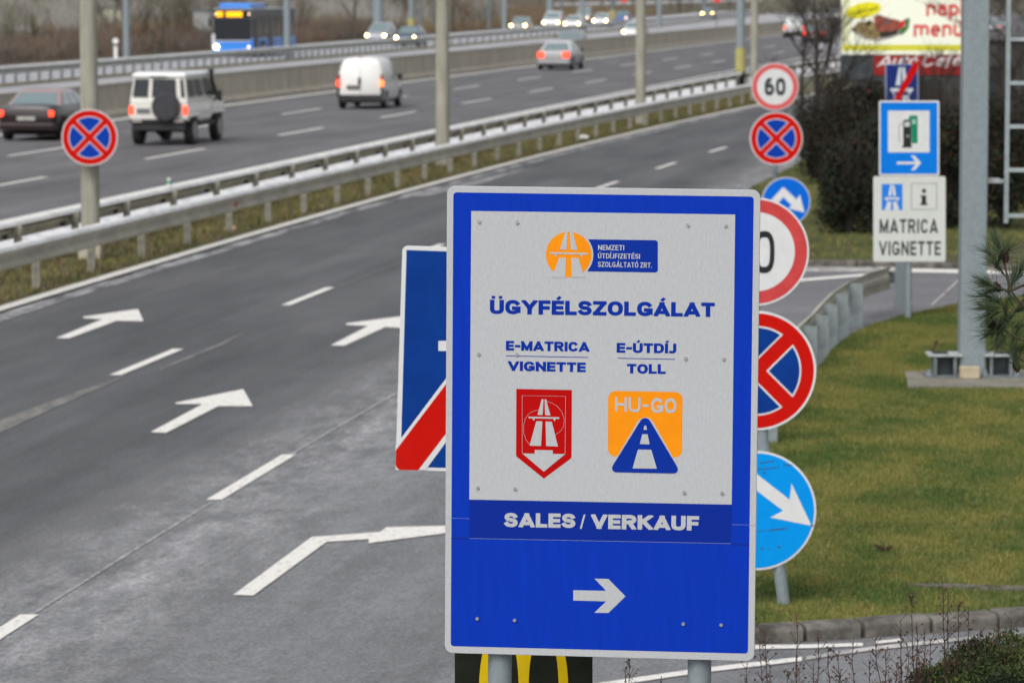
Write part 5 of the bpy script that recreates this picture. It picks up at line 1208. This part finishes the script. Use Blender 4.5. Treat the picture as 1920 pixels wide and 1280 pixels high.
shrub("dark shrub right of the thick column, behind the frame sign", 1882, 430, 150, 235, 5, (.45, .25, .28, .02), n=14000)
shrub("reddish dark shrub below the billboard's left corner", 1600, 330, 150, 190, 6, (.36, .24, .36, .04), n=12000, size=.08)
shrub("tall dark shrub below the red café strip", 1700, 320, 240, 125, 7, (.5, .25, .24, .01), n=12000, size=.06)
shrub("dim dark shrub at the right edge behind the pine", 1960, 420, 140, 280, 8, (.5, .25, .23, .02), n=9000)
rnd = random.Random(23)
def placed(t, px, Y, s_=1, rz=0): t.location = (XP(px, Y), Y, .06); t.scale = (s_, s_, s_); t.rotation_euler = (0, 0, rz)
placed(bare_tree(rnd, 5.6, .09, "bare dark tree with fine branches left of the billboard", m2=M_twigd, dense=1.35, trunk=.12, spread=.42), 1518, 84)
placed(bare_tree(rnd, 4.6, .07, "smaller bare dark tree rising from the shrubs beside the billboard", m2=M_twigd, dense=1.3, trunk=.1, spread=.5), 1500, 97, 1.0, 1)
placed(bare_tree(rnd, 3.6, .05, "thin bare sapling in front of the lower part of the billboard", m2=M_twigd, dense=1.2, trunk=.2, spread=.4), 1738, 86, .80, 2)
placed(bare_tree(rnd, 3.4, .05, "thin bare sapling in front of the red café strip", m2=M_twigd, dense=1.1, trunk=.3, spread=.42), 1775, 88, .78, 3)
placed(bare_tree(rnd, 5.4, .08, "bare tree right of the thick column, behind the ladder frame", m2=M_twigd, dense=1.3, trunk=.1, spread=.6), 1880, 92, 1, 4)
placed(bare_tree(rnd, 5.0, .08, "bare tree at the right edge of the picture behind the frame sign", m2=M_twig, dense=1.3, trunk=.1, spread=.6), 1925, 120, 1, 5)

# ---- pine branch reaching in from the right
M_ndl = [mat("needle_green", (.040, .070, .024), .55, spec=.4), mat("needle_blue_green", (.075, .11, .05), .5, spec=.4), mat("needle_dark", (.022, .038, .02), .7)]
Yp = 16.2; sp_ = 7000 / (Yp * 1.003); base = (XP(2040, Yp), Yp + .1, 0)
t = thing("pine_tree", "young pine reaching in at the right edge with needle tufts and small cones", "tree", base)
def pl3(px, py, dy=0): q = S(px, py, Yp + dy); return (q[0] - base[0], q[1] - base[1], q[2])
trunk = MB().chain([(0, 0, 0), (.02, 0, 1.3), pl3(2035, 700), pl3(2020, 350), pl3(2030, 50)], [.06, .05, .042, .03, .012], 10).build("trunk", mat("pine_bark", (.10, .07, .05), .9, (.05, .035, .025), 30), t, smooth=50)
M_pbr = mat("pine_twig", (.10, .075, .05), .85, (.05, .036, .026), 40)
brs = [[pl3(2030, 720, .1), pl3(1975, 640, .05), pl3(1925, 580), pl3(1895, 545)], [pl3(1895, 545), pl3(1888, 515), pl3(1881, 485), pl3(1872, 452)], [pl3(1895, 547), pl3(1872, 540), pl3(1845, 528, -.05)],
       [pl3(2030, 690, .1), pl3(1960, 655), pl3(1905, 632), pl3(1876, 612)], [pl3(1876, 612), pl3(1862, 600, -.05), pl3(1850, 578, -.1)], [pl3(1880, 612), pl3(1900, 590, .08), pl3(1920, 560, .1)],
       [pl3(2025, 760), pl3(1960, 695), pl3(1925, 680), pl3(1903, 668)], [pl3(1895, 545), pl3(1930, 530, .06), pl3(1975, 500, .1)], [pl3(2025, 560), pl3(1975, 545), pl3(1930, 548)]]
mb = MB()
for q in brs: mb.chain(q, [.008] + [.0055] * (len(q) - 2) + [.0035], 6)
mb.build("branch", M_pbr, t, smooth=50)
rs = np.random.RandomState(3); V = []; MI = []
def tuft(c, d, n, L, spread, along=.07):
    c = np.array(c); d = np.array(d, float); d /= np.linalg.norm(d); 
    for i in range(n):
        s_ = c - d * along * rs.rand(); q = d + rs.randn(3) * spread; q /= np.linalg.norm(q); l_ = L * rs.uniform(.65, 1.1); e = np.cross(q, rs.randn(3)); e /= np.linalg.norm(e); e *= .00075
        mid = s_ + q * l_ * .6 + rs.randn(3) * .0015; tip = s_ + q * l_
        V.append([s_ - e, s_ + e, mid + e]); V.append([s_ - e, mid + e, mid - e]); V.append([mid - e, mid + e, tip]); k = rs.choice(3, p=(.5, .3, .2)); MI.extend([k] * 3)
for (px, py, dx, dz, n, dy) in [(1868, 452, -.15, 1, 110, 0), (1850, 470, -.8, .7, 60, -.02), (1876, 478, .2, .8, 70, 0), (1868, 497, -.5, .6, 60, 0), (1845, 530, -1, .35, 110, -.05), (1858, 545, -.9, -.1, 70, -.03), (1900, 520, .3, 1, 90, .03), (1915, 505, .5, 1, 80, .05),
                             (1847, 575, -1, .1, 110, -.1), (1852, 592, -1, -.3, 90, -.08), (1862, 610, -.9, -.2, 100, 0), (1850, 628, -1, -.25, 60, 0), (1870, 615, -.3, -1, 70, 0), (1885, 600, .3, .6, 70, .03), (1878, 625, -.1, -.9, 60, 0),
                             (1902, 666, -.2, .9, 90, 0), (1905, 650, .1, 1, 50, 0), (1920, 575, .8, .5, 60, .1), (1922, 610, .8, .1, 60, .05), (1935, 540, .7, .7, 80, .1), (1960, 500, .4, 1, 100, .1), (1975, 620, .4, .8, 100, .1), (2000, 560, .2, .8, 100, 0), (1985, 680, .2, .8, 100, 0), (1858, 560, -.8, .3, 70, -.04), (1884, 578, -.2, .8, 60, .02), (1872, 645, -.5, -.7, 70, 0), (1908, 622, .4, .7, 70, .03), (1890, 468, .5, .8, 60, .02), (1915, 655, .6, .5, 60, .04), (1838, 556, -1, 0, 50, -.04), (1895, 560, .2, -.8, 60, 0), (2025, 350, 0, 1, 140, 0), (2030, 200, 0, 1, 140, 0)]:
    tuft(pl3(px, py, dy), (dx, rs.randn() * .35, dz), int(n * 1.5), .10, .42)
nd = tri_mesh("needles", V, M_ndl, MI, t); nd['kind'] = 'stuff'
def cone(px, py, d, L=.055, dy=0):
    mb = MB(); c = Vector(pl3(px, py, dy)); d = Vector(d).normalized(); u = d.orthogonal().normalized(); w = d.cross(u)
    for i in range(9):
        f = i / 8; r = .017 * math.sin(math.pi * (.12 + .85 * (1 - f))) ** .7
        for k in range(7):
            a = k * 6.283 / 7 + i * .45; q = c + d * L * f; o = u * math.cos(a) + w * math.sin(a)
            mb.add([tuple(q), tuple(q + o * r + w * math.cos(a + 1.57) * .004 - d * .004), tuple(q + o * r * 1.1 + d * .006)], [(0, 1, 2)])
    mb.tube(tuple(c), tuple(c + d * L), .011, .004, 8).build("cone", mat("cone_brown", (.055, .032, .022), .8, (.03, .018, .012), 60), t)
cone(1902, 672, (.25, 0, -1), .06); cone(1884, 470, (.1, -.3, -1), .05); cone(1866, 530, (.3, -.4, -.6), .045); cone(1862, 603, (-.2, -.5, -.3), .04)

# ---- conifer bush at the bottom right
Y = 13.6; base = (XP(1905, Y), Y + .15, 0); zt = S(1872, 1188, Y)[2] - .11
t = thing("juniper_bush", "dense dark green juniper bush filling the bottom right corner", "bush", base)
rs = np.random.RandomState(12); n = 90000
th_ = rs.rand(n) * 6.283; rr_ = .62 * rs.rand(n) ** .5; x = rr_ * np.cos(th_); yy = rr_ * np.sin(th_) * .8
top = zt - .02 - (x * x) * 1.0 - .10 * np.clip(-x - .05, 0, 1) * 2.2 + .022 * np.sin(x * 31 + yy * 12) + .018 * np.sin(yy * 29 + x * 15) + .012 * rs.randn(n)
z = top - np.abs(rs.randn(n)) * .05 - (rs.rand(n) < .35) * rs.rand(n) * .5
c = np.stack([x, yy, z], 1); v = leaf_tris(rs, c, .017, 5, .9)
cl = np.sin(x * 23 + yy * 17) + np.sin(z * 35 + x * 9) + rs.randn(n) * .7
mi = np.where(cl > .9, 1, np.where(cl > -.4, 0, 2)); mi = np.where(rs.rand(n) < .02, 3, mi)
tri_mesh("foliage", v, [mat("juniper_green", (.030, .050, .010), .7), mat("juniper_light", (.062, .085, .018), .7), mat("juniper_dark", (.012, .022, .006), .8), mat("juniper_dead", (.09, .045, .02), .9)], mi, t)
mb = MB(); r3 = random.Random(9)
for i in range(10):
    a = r3.uniform(0, 6.28); mb.chain([(0, 0, 0), (math.cos(a) * .2, math.sin(a) * .15, zt * .5), (math.cos(a) * .45, math.sin(a) * .35, zt * .82)], [.03, .02, .008], 6)
mb.build("stems", M_bark, t)
# ---- dry twiggy plants in front
M_dt = mat("dry_twig", (.075, .04, .03), .85, (.04, .022, .018), 60); M_dl = mat("dry_leaf", (.11, .06, .035), .85); M_dl2 = mat("dry_leaf_dark", (.045, .022, .02), .85)
def dry_plant(label, tips, Y, seed, bpx=None):
    r = random.Random(seed); bpx = bpx or sum(a for a, b_ in tips) / len(tips) + 10; b = (XP(bpx, Y), Y, 0)
    t = thing("dry_shrub", label, "dry plant", b); mb = MB(); rs = np.random.RandomState(seed); LC = []
    for px, py in tips:
        q = S(px, py, Y); tip = Vector((q[0] - b[0], r.uniform(-.06, .06), q[2])); bot = Vector((r.uniform(-.03, .03), 0, 0)); n = 13; pts = []
        low = Vector((tip.x + (bpx - px) / 7000 * Y * r.uniform(.2, .5), 0, tip.z - .45))
        for i in range(n + 1):
            f = i / n; p = bot.lerp(low, min(1, f * 1.5)) if f < .6 else low.lerp(tip, (f - .6) / .4)
            if 0 < f < 1: p = p + Vector((r.uniform(-.006, .006), r.uniform(-.006, .006), 0))
            pts.append(p)
        mb.chain([tuple(p) for p in pts], [.0042 * (1 - .72 * i / n) for i in range(n + 1)], 5)
        for i in range(38):
            f = r.uniform(.5, 1.0); k = min(n - 1, int(f * n)); p = pts[k].lerp(pts[k + 1], f * n - k); a = r.uniform(0, 6.28); L = r.uniform(.012, .06) * (1.35 - f) * 1.7
            e = p + Vector((math.cos(a) * L * .8, math.sin(a) * L * .5, L * .8)); mb.tube(tuple(p), tuple(e), .0016, .0008, 4, False)
            for _ in range(r.randint(1, 3)): LC.append(e + Vector((r.uniform(-.006, .006),) * 3))
            if r.random() < .5: LC.append(p + Vector((r.uniform(-.004, .004), 0, 0)))
    mb.build("stems", M_dt, t); c = np.array([tuple(p) for p in LC]); v = leaf_tris(rs, c, .0075, 1.6, .5); tri_mesh("leaves", v, [M_dl, M_dl2], rs.randint(0, 2, len(c)), t)
dry_plant("reddish dry stem just right of the large sign's lower corner, leaning right", [(1432, 1174), (1425, 1205)], 14.0, 1, 1465)
dry_plant("tall thin dry stem in front of the kerb, right of the large sign", [(1494, 1150), (1536, 1202)], 14.1, 2, 1520)
dry_plant("low dry stems in the middle of the side road view", [(1552, 1208), (1600, 1195), (1570, 1225)], 14.0, 3, 1600)
dry_plant("dry stems leaning left out of the juniper", [(1640, 1195), (1690, 1163), (1665, 1262)], 13.9, 4, 1720)
dry_plant("tallest dry stems with seed heads in front of the lawn kerb", [(1711, 1113), (1716, 1160), (1733, 1176)], 14.0, 5, 1730)
dry_plant("dry stems with reddish tips rising from the juniper bush", [(1768, 1081), (1777, 1108), (1794, 1130)], 13.8, 6, 1792)
dry_plant("short dry twigs at the bottom below the large sign", [(1180, 1236), (1172, 1250), (1240, 1266)], 14.3, 7, 1200)
dry_plant("small dry twig between the large sign and the first stems", [(1398, 1245), (1445, 1250), (1480, 1262)], 13.9, 8, 1440)
dry_plant("dark dry stem at the right side of the juniper", [(1816, 1140), (1835, 1172)], 13.7, 9, 1835)
dry_plant("short leafless twigs left of the tall central dry stems", [(1660, 1215), (1630, 1240), (1680, 1250)], 14.2, 10, 1655)
dry_plant("reddish twigs low in front of the white side road line", [(1525, 1240), (1575, 1252), (1500, 1262)], 14.15, 11, 1545)
dry_plant("brown twigs at the left foot of the juniper bush", [(1700, 1200), (1725, 1222), (1745, 1195), (1690, 1235)], 13.7, 12, 1722)
dry_plant("fine dark twigs poking from the right part of the juniper", [(1870, 1168), (1895, 1160), (1855, 1190)], 13.8, 13, 1880)
# clear the placeholder names left by prototypes
for o in scene.objects:
    if o.get('label') == '': o['label'] = LB[0]
print("TRIS", sum(len(o.data.polygons) for o in scene.objects if o.type == 'MESH'), "OBJ", len(scene.objects))
